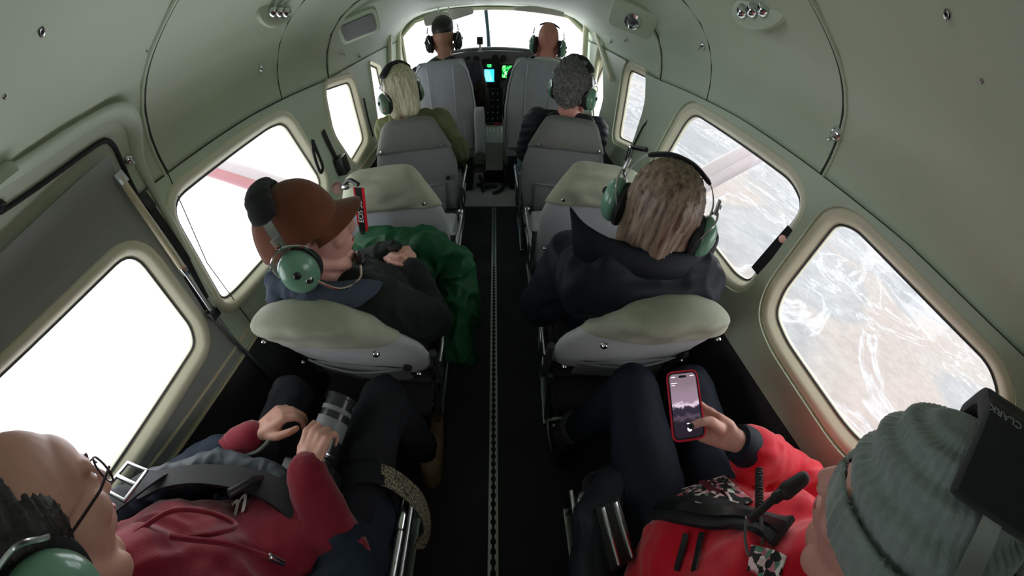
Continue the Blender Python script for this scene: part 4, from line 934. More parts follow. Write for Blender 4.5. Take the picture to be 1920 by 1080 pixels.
bm = bmesh.new(); bm.from_mesh(hood.data); tree = BVHTree.FromBMesh(bm); bm.free(); hit = next(h_ for h_ in (tree.ray_cast(EYE, ray(*q)) for q in ((468, 925), (460, 935), (450, 950), (440, 980))) if h_[0] is not None)
text_mb('m', .09, frame_mtx(hit[0]+hit[1]*.007, (.8, .5, -.2), hit[1]), 'printed_letter', mat('print_white', srgb(215, 212, 210), .7), hood, .001)
mb = MB(); legs(mb, V(-.53, -.14, .45), kL, aL, V(-.35, -.14, .45), kR, aR, 1.06)
tr1 = remesh(mb, 'trousers', K['blacktrousers'], .008, r, 4, wrinkle(.006, 10, 4))
shoe('boot', (-.222, .315, 0.0), (-.242, .57, 0.0), K['boot'], K['sole'], r); shoe('boot', (-.57, .37, 0.0), (-.58, .62, 0.0), K['boot'], K['sole'], r)
unroot(r)
headset('green-cupped headset on the person in the burgundy hoodie', H1@Matrix.Translation((0, -.042, -.010))@Matrix.Rotation(math.radians(50), 4, 'X'), loose=-.006)
# harness pouch and buckle on the chest, camera and strap
v = empty('life_vest_pouch', (-.55, -.02, .7)); tag(v, 'grey and black life vest pouch with buckles across the burgundy hoodie', 'life vest'); inv = Matrix.Translation(-v.location)
mb = MB(); mb.cap(V(-.655, -.085, .735), .026, V(-.56, .035, .69), .032); mb.cap(V(-.56, .035, .69), .032, V(-.44, .075, .655), .030); mb.cap(V(-.44, .075, .655), .03, V(-.37, .06, .64), .024)
o = remesh(mb, 'pouch', mat('slate_pouch', srgb(62, 72, 80), .6, var=.2), .006, None, 3, wrinkle(.004, 20)); o.data.transform(inv); o.parent = v
MB().strap(smoothline([(-.60, -.12, .80), (-.58, -.06, .775), (-.53, .0, .735), (-.44, .045, .70), (-.36, .05, .675), (-.30, .03, .64)]), .055, .006, (-.1, .5, 1)).xf(inv).build('waist_strap', M['webbing'], v)
MB().strap(smoothline([(-.56, -.22, .875), (-.57, -.14, .845), (-.60, -.07, .79), (-.64, -.05, .72)]), .050, .004, (-.1, .6, .8)).xf(inv).build('shoulder_strap', M['webbing'], v)
fr = frame_mtx((-.585, -.115, .845), (-.45, .85, -.25), (.12, .45, .9))
b_ = MB()
for dx, dy, sx_, sy_ in ((0, .026, .082, .006), (0, -.026, .082, .006), (-.038, 0, .006, .058), (.038, 0, .006, .058), (0, 0, .008, .052)): b_.box((dx, dy, .004), (sx_, sy_, .006))
b_.xf(inv@fr).build('adjuster_buckle', M['alu'], v, bev=.001)
MB().tube([(-.445, .0, .745), (-.435, .045, .715), (-.435, .06, .68)], .009, 10).xf(inv).build('toggle', M['blackplastic'], v)
MB().tube(smoothline([(-.62, .03, .655), (-.55, .075, .655), (-.50, .105, .66), (-.475, .16, .665), (-.475, .18, .665)]), .0045, 8).xf(inv).build('inflation_tube', mat('grey_tube', srgb(110, 122, 116), .4), v)
cmr = empty('camera', (-.37, .17, .6)); tag(cmr, 'black camera with a long lens lying on the lap of the person in burgundy', 'camera'); inv = Matrix.Translation(-cmr.location)
la, lb = V(-.365, .130, .630), V(-.352, .28, .652); ld = (lb-la).normalized()
MB().box((-.372, .105, .60), (.13, .055, .09), Matrix.Rotation(.1, 3, 'Z')).xf(inv).build('camera_body', M['blackplastic'], cmr, bev=.008)
MB().box((-.372, .105, .655), (.05, .05, .03)).xf(inv).build('viewfinder_hump', M['blackplastic'], cmr, bev=.008)
M['lensband'] = mat('grey_lens_rubber', srgb(120, 124, 128), .5, var=.1); M['lensdark'] = mat('dark_lens_barrel', srgb(46, 49, 52), .25, var=.05)
ln_ = MB().lathe(la, ld, [(.030, 0), (.030, .022), (.034, .026), (.034, .150), (.036, .152), (.036, .158), (.031, .158), (.029, .150), (.0001, .146)], 36).xf(inv).build('lens', M['lensdark'], cmr)
MB().lathe(la+ld*.062, ld, [(.034, 0), (.037, .001), (.037, .040), (.034, .041)], 36).xf(inv).build('zoom_ring', M['lensband'], ln_)
MB().lathe(la+ld*.118, ld, [(.034, 0), (.036, .001), (.036, .010), (.034, .011)], 36).xf(inv).build('focus_ring', M['lensband'], ln_)
MB().lathe(la+ld*.030, ld, [(.0335, 0), (.0345, .001), (.0345, .004), (.0335, .005)], 36).xf(inv).build('silver_ring', M['alu'], ln_)
cs = smoothline([(-.315, .12, .60), (-.28, .15, .61), (-.235, .165, .585), (-.20, .165, .54), (-.165, .15, .47), (-.155, .12, .40), (-.17, .08, .38)])
pat = bpy.data.materials.new('woven_strap_pattern'); pat.use_nodes = True; t = pat.node_tree; pp = t.nodes['Principled BSDF']; pp.inputs['Roughness'].default_value = .8
co = nd(t, 'ShaderNodeTexCoord'); vv = nd(t, 'ShaderNodeTexVoronoi', Scale=130.0); vv.feature = 'DISTANCE_TO_EDGE'; t.links.new(co.outputs['Object'], vv.inputs['Vector']); rr_ = nd(t, 'ShaderNodeValToRGB'); rr_.color_ramp.elements[0].position = .06; rr_.color_ramp.elements[0].color = srgb(52, 50, 42); rr_.color_ramp.elements[1].position = .12; rr_.color_ramp.elements[1].color = srgb(140, 134, 108)
t.links.new(vv.outputs['Distance'], rr_.inputs[0]); t.links.new(rr_.outputs[0], pp.inputs['Base Color'])
stp = empty('camera_strap', (-.25, .15, .58)); tag(stp, 'woven camera strap with a pale pattern hanging towards the aisle floor', 'camera strap'); inv = Matrix.Translation(-stp.location)
MB().strap(cs[:14], .040, .003, (.3, .3, 1)).xf(inv).build('padded_end', K['blacktrousers'], stp); MB().strap(cs[12:22], .042, .003, (.6, .2, .8)).xf(inv).build('patterned_band', pat, stp)
MB().strap(cs[21:], .042, .003, (.9, .1, .4)).xf(inv).build('strap_end', pat, stp)

# ------------------------------------------------------------------ 2. red fleece, rear right
H2 = head_mtx((.385, -.145, .995), 0, 8, 0, 1.04)
r = person('person in a red fleece and grey knit hat photographing with a phone, rearmost right', (.42, -.16, .42))
sl, sr, ch, be, pe = V(.245, -.22, .775), V(.575, -.21, .775), V(.41, -.13, .69), V(.40, -.06, .56), V(.42, -.14, .47)
eR, wR, eL, wL = V(.665, -.01, .63), V(.468, .128, .705), V(.21, -.10, .56), V(.34, .0, .52)
kL, aL, kR, aR = V(.385, .37, .545), V(.275, .42, .14), V(.575, .34, .54), V(.57, .42, .14)
ph_c = at(1285, 758, 'z', .765); ph_dir = V(.13, .92, .38).normalized(); ph_n = V(-.42, -.30, .86).normalized(); ph_n = (ph_n-ph_dir*ph_n.dot(ph_dir)).normalized(); ph_x = ph_dir.cross(ph_n)
phm = frame_mtx(ph_c, ph_dir.cross(ph_n), ph_n); pl = lambda x, y, z: phm@V(x, y, z)
wR = pl(.105, -.088, -.034); pd3 = phm.to_3x3()
hands = [dict(wrist=pl(.098, -.082, -.044), fwd=pd3@V(-.80, .58, -.02), back=pd3@V(0, 0, -1), side=-1, curl=(.08, .08, .12, .2), spread=.12, thumb=None, s=.92, thumb_pts=[pl(.066, -.056, -.014), pl(.047, -.040, .010), pl(.028, -.038, .017), pl(.006, -.042, .014)])]
body_core(H2, V(.40, -.21, .84), sl, sr, ch, pe, [(sl, eL, wL), (sr, eR, wR)], [(V(.33, -.12, .45), kL, aL), (V(.51, -.12, .45), kR, aR)], hands, M['skinA'], r, .0045)
face_details(H2, r, M['irisbrown'], M['brow'], M['lip'])
for k, c_ in ((0, 0),):
    MB().ell((.003, -.0425, .0215), (.0068, .0055, .0025)).xf(phm).build('dark_nail', M['blackplastic'], r)
# beanie
Hb = H2@Matrix.Translation((0, -.022, .036))@Matrix.Rotation(math.radians(-10), 4, 'X')
bn = MB(); vs = []; n, m_ = 180, 60
def bean(a, h_):
    # a around, h_ 0..1 from rim to crown
    z = -.022+.152*math.sin(h_*PI/2); k = math.cos(h_*PI/2)**.62
    rib = .0012*math.cos(a*52)*min(1, (1-h_)*3)+.0052*math.sin(h_*30+.10*math.sin(a*26))*min(1, (1-h_)*4)*min(1, h_*9)
    return V((.0985*k+rib*k)*math.cos(a), (.1175*k+rib*k)*math.sin(a), z+(rib*.6 if h_ < .98 else 0))
for j in range(m_+1):
    for i in range(n): vs.append(bean(2*PI*i/n, j/m_))
bn.add(vs, [(j*n+i, j*n+(i+1) % n, (j+1)*n+(i+1) % n, (j+1)*n+i) for j in range(m_) for i in range(n)])
K['knit'] = mat('grey_green_knit', srgb(132, 144, 138), .95, var=.12, vscale=60, bump=.5, bscale=320, sheen=.4)
bo = bn.xf(Hb).build('knit_hat', K['knit'], r, angle=180)
cf = MB(); vs = []; n = 220; rows = [(-.034, .0), (-.034, .007), (-.030, .0095), (-.015, .0105), (.0, .0105), (.012, .0095), (.016, .007), (.014, .002)]
for z, dr_ in rows:
    for i in range(n):
        a = 2*PI*i/n; g_ = .0030*(1 if math.cos(a*11) > .55 else 0)*math.cos(a*88)-.0014*(abs(math.cos(a*11)) < .2); k_ = 1+(.0)
        vs.append(V((.0955+dr_+g_)*math.cos(a), (.1145+dr_+g_)*math.sin(a), z))
cf.add(vs, [(j*n+i, j*n+(i+1) % n, (j+1)*n+(i+1) % n, (j+1)*n+i) for j in range(len(rows)-1) for i in range(n)])
cfo = cf.xf(Hb).build('hat_cuff', K['knit'], bo, angle=180)
text_mb('RC', .020, Hb@Matrix.Rotation(math.radians(-8), 4, 'Z')@Matrix.Translation((-.104, -.02, -.010))@Matrix.Rotation(-PI/2, 4, 'Z')@Matrix.Rotation(PI/2, 4, 'X'), 'hat_lettering', M['blackplastic'], cfo, .0012)
mb = MB(); torso(mb, sl, sr, ch, be, pe, 1.10); mb.cap(V(.40, -.195, .835), .070, V(.40, -.16, .79), .105)
sleeve(mb, sr, eR, wR*.72+eR*.28, 1.16, .05); sleeve(mb, sl, eL, V(.32, .0, .52), 1.10, .05); mb.ell((.39, .0, .60), (.14, .085, .12))
fl = remesh(mb, 'fleece', K['red'], .0065, r, 4, wrinkle(.006, 8, 12))
MB().tube(smoothline([wR*.72+eR*.28, wR*.82+eR*.18, wR*.92+eR*.08, wR], 3), [.044, .045, .044, .043, .043, .042, .041, .040, .038, .036][:10], 20).build('black_cuff', K['navyleg'], fl)
# floral ribbon trims on the fleece
rib = bpy.data.materials.new('floral_ribbon'); rib.use_nodes = True; t = rib.node_tree; pp = t.nodes['Principled BSDF']; pp.inputs['Roughness'].default_value = .8
co = nd(t, 'ShaderNodeTexCoord'); vv = nd(t, 'ShaderNodeTexVoronoi', Scale=105.0); t.links.new(co.outputs['Object'], vv.inputs['Vector']); sp = nd(t, 'ShaderNodeSeparateColor'); t.links.new(vv.outputs['Color'], sp.inputs[0])
rr_ = nd(t, 'ShaderNodeValToRGB'); rr_.color_ramp.interpolation = 'CONSTANT'; el = rr_.color_ramp.elements; el[0].position = 0; el[0].color = srgb(20, 20, 24); el[1].position = .42; el[1].color = srgb(216, 190, 190)
for ps, c_ in ((.62, srgb(190, 120, 132)), (.75, srgb(26, 24, 28)), (.86, srgb(80, 130, 110)), (.93, srgb(225, 222, 214))): e_ = el.new(ps); e_.color = c_
t.links.new(sp.outputs[0], rr_.inputs[0]); t.links.new(rr_.outputs[0], pp.inputs['Base Color'])
K['ribred'] = mat('dark_red_ribbon', srgb(96, 12, 30), .7)
fl_bvh = None
from mathutils.bvhtree import BVHTree
def drape(obj, pix, off=.004):
    """lay a line on the outer surface of a garment, along the given direction from above"""
    bm = bmesh.new(); bm.from_mesh(obj.data); tree = BVHTree.FromBMesh(bm); bm.free(); P_, N_ = [], []
    for px, py in pix:
        d = ray(px, py); hit = tree.ray_cast(EYE, d)
        if hit[0] is not None: P_.append(hit[0]+hit[1]*off); N_.append(hit[1])
    return P_, N_
def dline(pix, k=5):
    return [(p.x, p.y) for p in smoothline([V(a, b, 0) for a, b in pix], k)]
def ribbon(obj, pix, w_, m, name, parent, off=.006, t_=.003):
    P_, N_ = drape(obj, dline(pix), off)
    if len(P_) < 2: print('ribbon missed', name); return None
    N2 = [sum((N_[max(0, i-2):i+3]), V(0, 0, 0)).normalized() for i in range(len(N_))]
    P2 = [sum((P_[max(0, i-1):i+2]), V(0, 0, 0))/len(P_[max(0, i-1):i+2]) for i in range(len(P_))]
    return MB().strap(P2, w_, t_, N2).build(name, m, parent)
for nm, path, w_, m in (('floral_band', [(1284, 872), (1292, 905), (1305, 930), (1335, 945), (1355, 960)], .044, rib), ('floral_band', [(1312, 858), (1325, 885), (1345, 905), (1375, 930), (1395, 955)], .042, rib), ('dark_band', [(1298, 866), (1308, 893), (1322, 915), (1352, 938), (1372, 960)], .014, K['ribred'])):
    ribbon(fl, path, w_, m, nm, fl)
for path in ([(1288, 1000), (1282, 1030), (1272, 1078)], [(1318, 1000), (1312, 1040), (1305, 1078)]): ribbon(fl, path, .010, M['webbing'], 'dark_stripe', fl)
ribbon(fl, [(1400, 1050), (1440, 1060), (1470, 1075)], .035, rib, 'floral_band', fl)
mb = MB(); legs(mb, V(.33, -.12, .45), kL, V(.285, .41, .19), V(.51, -.12, .45), kR, V(.57, .41, .17), 1.14)
remesh(mb, 'leggings', K['navyleg'], .008, r, 4, wrinkle(.0035, 7, 9))
MB().tube([(.283, .412, .24), (.272, .42, .12)], [.056, .048], 20).build('grey_sock', K['cuffgrey'], r); MB().tube([(.57, .412, .22), (.57, .42, .12)], [.054, .048], 20).build('grey_sock', K['cuffgrey'], r)
shoe('trainer', (.262, .375, 0.0), (.262, .61, 0.0), K['shoe'], K['whitesole'], r, M['white']); shoe('trainer', (.57, .38, 0), (.575, .62, 0), K['shoe'], K['whitesole'], r, M['white'])
unroot(r)
hs2 = headset('green-cupped headset with a wide black head pad, worn over the grey knit hat', H2@Matrix.Translation((0, -.035, .0)), boom=None, puff=False, pad_w=.06, loose=.026, sc=1.03, rise=.034)
text_mb('DAVID CLARK', .014, H2@Matrix.Translation((-.040, -.036, .2085))@Matrix.Rotation(-.34, 4, 'Y')@Matrix.Rotation(PI/2, 4, 'Z'), 'pad_lettering', mat('grey_print', srgb(150, 155, 155), .6), None)
o = C.objects[-1]; bpy.context.view_layer.update(); o.parent = hs2; o.matrix_parent_inverse = hs2.matrix_world.inverted()
# microphone with foam cover and coiled cord in front of the face
mc = empty('headset_microphone', (.33, -.01, .87)); tag(mc, 'black foam microphone with a coiled cord in front of the red fleece', 'microphone'); inv = Matrix.Translation(-mc.location)
A, B = at(1505, 898, 'z', .90), at(1448, 938, 'z', .875); MB().cap(A, .011, A*.45+B*.55, .0125, 16).xf(inv).build('foam_cover', M['rubber'], mc); D_ = at(1405, 975, 'z', .86); MB().tube(smoothline([A*.45+B*.55, B, D_]), [.0085]*6+[.006]*7, 10).xf(inv).build('mic_arm', M['blackplastic'], mc)
c0, c1 = at(1423, 880, 'z', .80), at(1424, 960, 'z', .82); L = []; ax_ = (c1-c0).normalized(); u = ax_.orthogonal().normalized(); b2 = ax_.cross(u)
for i in range(14*12+1): a = 2*PI*i/12; L.append(c0+(c1-c0)*(i/(14*12))+(u*math.cos(a)+b2*math.sin(a))*.0055)
MB().tube(L, .0021, 6).xf(inv).build('coiled_cord', M['rubber'], mc)
MB().tube(smoothline([at(1400, 970, 'z', .83), at(1397, 1010, 'z', .80), at(1405, 1050, 'z', .79), at(1412, 1090, 'z', .80)]), .0026, 8).xf(inv).build('cord', mat('grey_cord', srgb(100, 104, 106), .5), mc)
MB().tube(smoothline([at(1424, 958, 'z', .83), at(1430, 1000, 'z', .80), at(1428, 1040, 'z', .79), at(1436, 1090, 'z', .80)]), .0026, 8).xf(inv).build('cord', mat('grey_cord', srgb(100, 104, 106), .5), mc)
# belt over the red fleece, buckle and pouch at the hip
bl = empty('seat_belt', (.3, 0, .65)); tag(bl, 'broad black padded belt crossing the red fleece', 'belt'); inv = Matrix.Translation(-bl.location)
P_, N_ = drape(fl, dline([(1175, 985), (1195, 972), (1230, 962), (1280, 960), (1330, 966), (1380, 975), (1430, 990), (1475, 1005)]), .009)
for _ in range(12): P_ = [P_[0]]+[(P_[i-1]+P_[i]*2+P_[i+1])/4 for i in range(1, len(P_)-1)]+[P_[-1]]; N_ = [N_[0]]+[((N_[i-1]+N_[i]*2+N_[i+1])/4).normalized() for i in range(1, len(N_)-1)]+[N_[-1]]
P2 = P_
MB().strap(P2, .050, .010, N_).xf(inv).build('padded_belt', M['webbing'], bl, bev=.002); MB().strap([p+n_*.007 for p, n_ in zip(P2, N_)], .018, .003, N_).xf(inv).build('glossy_strip', mat('glossy_black', srgb(30, 33, 34), .25), bl)
bb = empty('belt_buckle', (.2, .0, .55)); tag(bb, 'black belt buckle with silver bars beside the red fleece, at the aisle side', 'buckle'); inv = Matrix.Translation(-bb.location)
q0 = at(1150, 1000, 'z', .56); fr = frame_mtx(q0, (1, .1, 0), (0, -.1, 1)); MB().box((0, 0, 0), (.055, .10, .03)).xf(inv@fr).build('buckle_body', M['blackplastic'], bb, bev=.006)
for dx in (-.012, .016): MB().tube([fr@V(dx, -.045, .018), fr@V(dx, .045, .018)], .004, 8).xf(inv).build('silver_bar', M['steel'], bb)
pu = MB(); pu.cap(at(1115, 975, 'z', .50), .05, at(1150, 915, 'z', .50), .05); pu.cap(at(1110, 1060, 'z', .50), .05, at(1130, 980, 'z', .5), .05); o = remesh(pu, 'belt_pouch', K['blackcoat'] if 'blackcoat' in K else M['blackcloth'], .006, None, 3, wrinkle(.004, 16)); tag(o, 'dark pouch strapped at the hip of the person in red, beside the silver armrest tube', 'pouch')
# phone
ph = empty('phone', ph_c); tag(ph, 'phone in a pink-red case showing the cabin on its lit screen', 'phone'); fr = frame_mtx((0, 0, 0), ph_x, ph_n)
M['case'] = mat('pink_red_case', srgb(206, 26, 60), .4, var=.03)
def rr(wd, ht, rad): return round_poly([V(-wd/2, -ht/2).to_2d(), V(wd/2, -ht/2).to_2d(), V(wd/2, ht/2).to_2d(), V(-wd/2, ht/2).to_2d()], rad, 8)
def V2(*a): return Vector(a)
def plate(wd, ht, rad, z0, th): return MB().prism([V(p.x, p.y, z0) for p in round_poly([V2(-wd/2, -ht/2), V2(wd/2, -ht/2), V2(wd/2, ht/2), V2(-wd/2, ht/2)], rad, 8)], (0, 0, th))
S_ = .88
yax = (fr.to_3x3()@V(0, 1, 0)); sgn = 1 if yax.dot(ph_dir) > 0 else -1
fr = fr@Matrix.Scale(sgn*1.0, 4, V(0, 1, 0)) if sgn < 0 else fr
fr = frame_mtx((0, 0, 0), ph_dir.cross(ph_n), ph_n)
plate(.078*S_, .156*S_, .016, -.006, .010).xf(fr).build('phone_case', M['case'], ph, bev=.0015)
plate(.070*S_, .147*S_, .012, .0035, .0012).xf(fr).build('phone_face', M['blackplastic'], ph)
sm_ = bpy.data.materials.new('phone_screen'); sm_.use_nodes = True; t = sm_.node_tree; pp = t.nodes['Principled BSDF']; pp.inputs['Base Color'].default_value = (.01, .01, .01, 1); pp.inputs['Roughness'].default_value = .12
co = nd(t, 'ShaderNodeTexCoord'); sx = nd(t, 'ShaderNodeSeparateXYZ'); t.links.new(co.outputs['UV'], sx.inputs[0])
nz = nd(t, 'ShaderNodeTexNoise', Scale=9.0, Detail=5.0, Roughness=.7); t.links.new(co.outputs['UV'], nz.inputs['Vector'])
add = nd(t, 'ShaderNodeMath', operation='MULTIPLY_ADD'); add.inputs[1].default_value = .30; t.links.new(nz.outputs['Fac'], add.inputs[0]); t.links.new(sx.outputs['Y'], add.inputs[2])
rp = nd(t, 'ShaderNodeValToRGB'); el = rp.color_ramp.elements; el[0].position = .0; el[0].color = srgb(30, 22, 34); el[1].position = .98; el[1].color = srgb(128, 108, 120)
for ps, c_ in ((.38, srgb(34, 26, 40)), (.45, srgb(84, 70, 86)), (.50, srgb(38, 30, 48)), (.60, srgb(50, 42, 58)), (.64, srgb(228, 206, 226)), (.69, srgb(150, 126, 142)), (.84, srgb(142, 122, 136))): e_ = el.new(ps); e_.color = c_
t.links.new(add.outputs[0], rp.inputs[0]); t.links.new(rp.outputs[0], pp.inputs['Emission Color']); pp.inputs['Emission Strength'].default_value = .30
so = plate(.064*S_, .140*S_, .010, .0046, .0004).xf(fr).build('phone_screen', sm_, ph); uv = so.data.uv_layers.new(name='uv'); fi = fr.inverted()
for lp_ in so.data.loops: q = fi@so.data.vertices[lp_.vertex_index].co; uv.data[lp_.index].uv = ((q.x/(.064*S_)+.5)*.5, q.y/(.140*S_)+.5)
M['uiwhite'] = mat('ui_white', (.8, .8, .8, 1), .3, emit=(1, 1, 1, 1), es=.28)
MB().lathe(fr@V(.002, -.047, .0052), fr.to_3x3()@V(0, 0, 1), [(.0048, 0), (.0048, .0003), (.0001, .0003)], 20).build('shutter_dot', M['uiwhite'], so)
plate(.016, .005, .0024, .0052, .0003).xf(fr@Matrix.Translation((0, .0555, 0))).build('camera_island', M['blackplastic'], so)
for x, y_, wd, ht in ((-.020, .0555, .008, .002), (.020, .0555, .008, .002), (-.019, .043, .013, .0012), (-.021, .039, .008, .0012), (.002, -.037, .009, .0016)): MB().box((x, y_, .0053), (wd, ht, .0003)).xf(fr).build('screen_mark', M['uiwhite'], so)
# ------------------------------------------------------------------ 3. man in the brown cap, left
H3 = head_mtx((-.425, .522, .968), -60, -4, 0, 1.03)
r = person('person in a brown cap with folded hands, turned towards the aisle', (-.40, .60, .42))
sl, sr, ch, be, pe = V(-.60, .62, .80), V(-.27, .475, .775), V(-.41, .60, .68), V(-.38, .70, .56), V(-.38, .66, .46)
eL, wL, eR, wR = V(-.50, .80, .64), V(-.345, .80, .70), V(-.185, .60, .585), V(-.265, .735, .685)
hands = [dict(wrist=V(-.268, .742, .688), fwd=(-.45, .55, .25), back=(.35, -.15, .9), side=-1, curl=(.9, .95, 1.0, 1.0), spread=.04, thumb=(.7, .2), s=.95),
         dict(wrist=V(-.355, .795, .70), fwd=(.85, -.25, .10), back=(-.1, .3, .9), side=1, curl=(.8, .85, .9, .95), spread=.05, thumb=(.7, .1), s=.95)]
kL, aL, kR, aR = V(-.55, 1.02, .50), V(-.52, 1.00, .12), V(-.25, 1.00, .49), V(-.22, 1.02, .12)
body_core(H3, V(-.42, .515, .84), sl, sr, ch, pe, [(sl, eL, wL), (sr, eR, wR)], [(V(-.48, .62, .45), kL, aL), (V(-.30, .62, .45), kR, aR)], hands, M['skinA'], r, .0045)
face_details(H3, r, M['irisbrown'], M['brow'], M['lip'])
hair_shell(H3, [((0, -.045, .0), (.080, .072, .075)), ((.0, -.075, -.045), (.055, .040, .045)), ((.072, -.025, -.01), (.010, .030, .035)), ((-.072, -.025, -.01), (.010, .030, .035))], 'hair', hairdark, r, .005, strands(H3, 80, .003))
cp_ = MB(); vs = []; n, m_ = 64, 24
for j in range(m_+1):
    h_ = j/m_; a_ = h_*PI/2
    for i in range(n):
        a = 2*PI*i/n; k = math.cos(a_)**.75; se = 1-.010*(abs(math.cos(a*3)) > .985)*(h_ > .05)
        vs.append(V((.086*k*se)*math.cos(a), (.105*k*se)*math.sin(a)-.014, .012-.028*(math.sin(a) < 0)*abs(math.sin(a))*(1-h_)+.108*math.sin(a_)*se))
cp_.add(vs, [(j*n+i, j*n+(i+1) % n, (j+1)*n+(i+1) % n, (j+1)*n+i) for j in range(m_) for i in range(n)])
cap_o = cp_.xf(H3@Matrix.Translation((0, 0, .012))).build('cap', K['capbrown'], r, angle=180)
so = cap_o.modifiers.new('t', 'SOLIDIFY'); so.thickness = .003; so.offset = 1
br = MB(); vs = []; nu, nv = 24, 10
for j in range(nv+1):
    for i in range(nu+1):
        a = math.radians(22+136*i/nu); k = j/nv; R0x, R0y = .086, .105; ext = .056*math.sin((a-math.radians(22))/math.radians(136)*PI)**.55
        x = R0x*math.cos(a); y_ = R0y*math.sin(a)-.014+ext*k; vs.append(V(x*(1+.04*k), y_, .024-.030*(x/.086)**2*(.4+.6*k)-.010*k))
br.add(vs, [(j*(nu+1)+i, j*(nu+1)+i+1, (j+1)*(nu+1)+i+1, (j+1)*(nu+1)+i) for j in range(nv) for i in range(nu)])
bo_ = br.xf(H3@Matrix.Translation((0, 0, .012))).build('cap_brim', K['capbrown'], cap_o, angle=180); so = bo_.modifiers.new('t', 'SOLIDIFY'); so.thickness = .004; so.offset = 0
MB().ell((0, -.014, .132), (.008, .008, .004)).xf(H3).build('cap_button', K['capbrown'], cap_o)
mb = MB(); torso(mb, sl, sr, ch, be, pe, 1.08); sleeve(mb, sl, eL, wL, 1.12, .040); sleeve(mb, sr, eR, wR*.93+eR*.07, 1.18, .040)
mb.cap(V(-.50, .44, .80), .06, V(-.30, .44, .78), .06)
ct = remesh(mb, 'coat', K['darkcoat'], .007, r, 4, wrinkle(.007, 9, 21))
mb = MB(); mb.cap(V(-.545, .475, .865), .040, V(-.40, .425, .845), .046); mb.cap(V(-.40, .425, .845), .046, V(-.27, .47, .825), .034); mb.ell((-.53, .45, .83), (.05, .05, .06))
remesh(mb, 'collar', K['denimblue'], .006, ct, 3, wrinkle(.006, 16, 4))
mb = MB(); legs(mb, V(-.48, .64, .45), kL, aL, V(-.30, .64, .45), kR, aR, 1.02); remesh(mb, 'trousers', K['blacktrousers'], .009, r, 4, wrinkle(.005, 9, 2))
for x in (-.52, -.22): shoe('shoe', (x, .98, 0), (x, 1.22, 0), K['shoe'], K['sole'], r)
MB().box((-.325, .775, .735), (.032, .028, .008), Matrix.Rotation(.5, 3, 'Z')).build('watch', M['blackplastic'], r, bev=.002)
unroot(r)
headset('pale green headset over the brown cap', H3@Matrix.Translation((0, -.024, -.006))@Matrix.Rotation(math.radians(6), 4, 'X'), boom=1, loose=.008, rise=.018, low=.035)
mb = MB()
for a, ra, b, rb in ((V(-.50, .95, .62), .075, V(-.28, .92, .63), .085), (V(-.28, .92, .63), .085, V(-.15, .90, .57), .07), (V(-.28, .85, .58), .07, V(-.45, .85, .58), .07), (V(-.15, .90, .57), .07, V(-.10, .75, .42), .05), (V(-.15, .88, .55), .06, V(-.13, .62, .42), .05), (V(-.12, .78, .42), .05, V(-.115, .70, .25), .045)): mb.cap(a, ra, b, rb, 16)
lap = remesh(mb, 'lap_jacket', K['greenlap'], .007, None, 4, wrinkle(.016, 8, 31)); tag(lap, 'crumpled dark green jacket lying on the lap of the person in the brown cap', 'jacket')

# ------------------------------------------------------------------ 4. woman in the navy coat, right
H4 = head_mtx((.375, .565, 1.005), -32, 6, 0, 1.02)
r = person('person with long brown hair in a high-collared navy coat, seen from behind', (.40, .66, .42))
sl, sr, ch, be, pe = V(.205, .60, .80), V(.60, .585, .79), V(.40, .64, .69), V(.40, .68, .56), V(.40, .66, .46)
eL, wL, eR, wR = V(.155, .66, .60), V(.28, .85, .56), V(.66, .70, .60), V(.52, .88, .56)
kL, aL, kR, aR = V(.30, 1.02, .49), V(.28, 1.02, .12), V(.50, 1.02, .49), V(.50, 1.02, .12)
body_core(H4, V(.38, .56, .85), sl, sr, ch, pe, [(sl, eL, wL), (sr, eR, wR)], [(V(.31, .64, .45), kL, aL), (V(.49, .64, .45), kR, aR)], [dict(wrist=wL, fwd=(.6, .6, 0), back=(0, 0, 1), side=-1, curl=.5), dict(wrist=wR, fwd=(-.5, .7, 0), back=(0, 0, 1), side=1, curl=.5)], M['skinA'], r, .006)
face_details(H4, r, M['irisbrown'], M['brow'], M['lip'])
hair_shell(H4, [((0, -.028, .034), (.083, .092, .087)), (V(0, -.062, .02), .060, V(0, -.062, -.075), .052), (V(.046, -.035, .02), .042, V(.048, -.035, -.075), .034), (V(-.046, -.035, .02), .042, V(-.048, -.035, -.075), .034), (V(.066, -.008, .03), .020, V(.068, -.008, -.08), .014), (V(-.066, -.008, .03), .020, V(-.068, -.008, -.08), .014)], 'hair', hairbrown, r, .005, strands(H4, 90, .004, 5))
mb = MB(); torso(mb, sl, sr, ch, be, pe, 1.16); sleeve(mb, sl, eL, wL, 1.35, .05); sleeve(mb, sr, eR, wR, 1.3, .05)
mb.cap(V(.22, .50, .84), .085, V(.52, .50, .84), .085, 18); mb.cap(V(.24, .49, .90), .050, V(.50, .50, .905), .052, 18); mb.cap(V(.25, .50, .86), .07, V(.50, .51, .87), .07)
ct = remesh(mb, 'coat', K['navycoat'], .007, r, 5, wrinkle(.011, 5.5, 40))
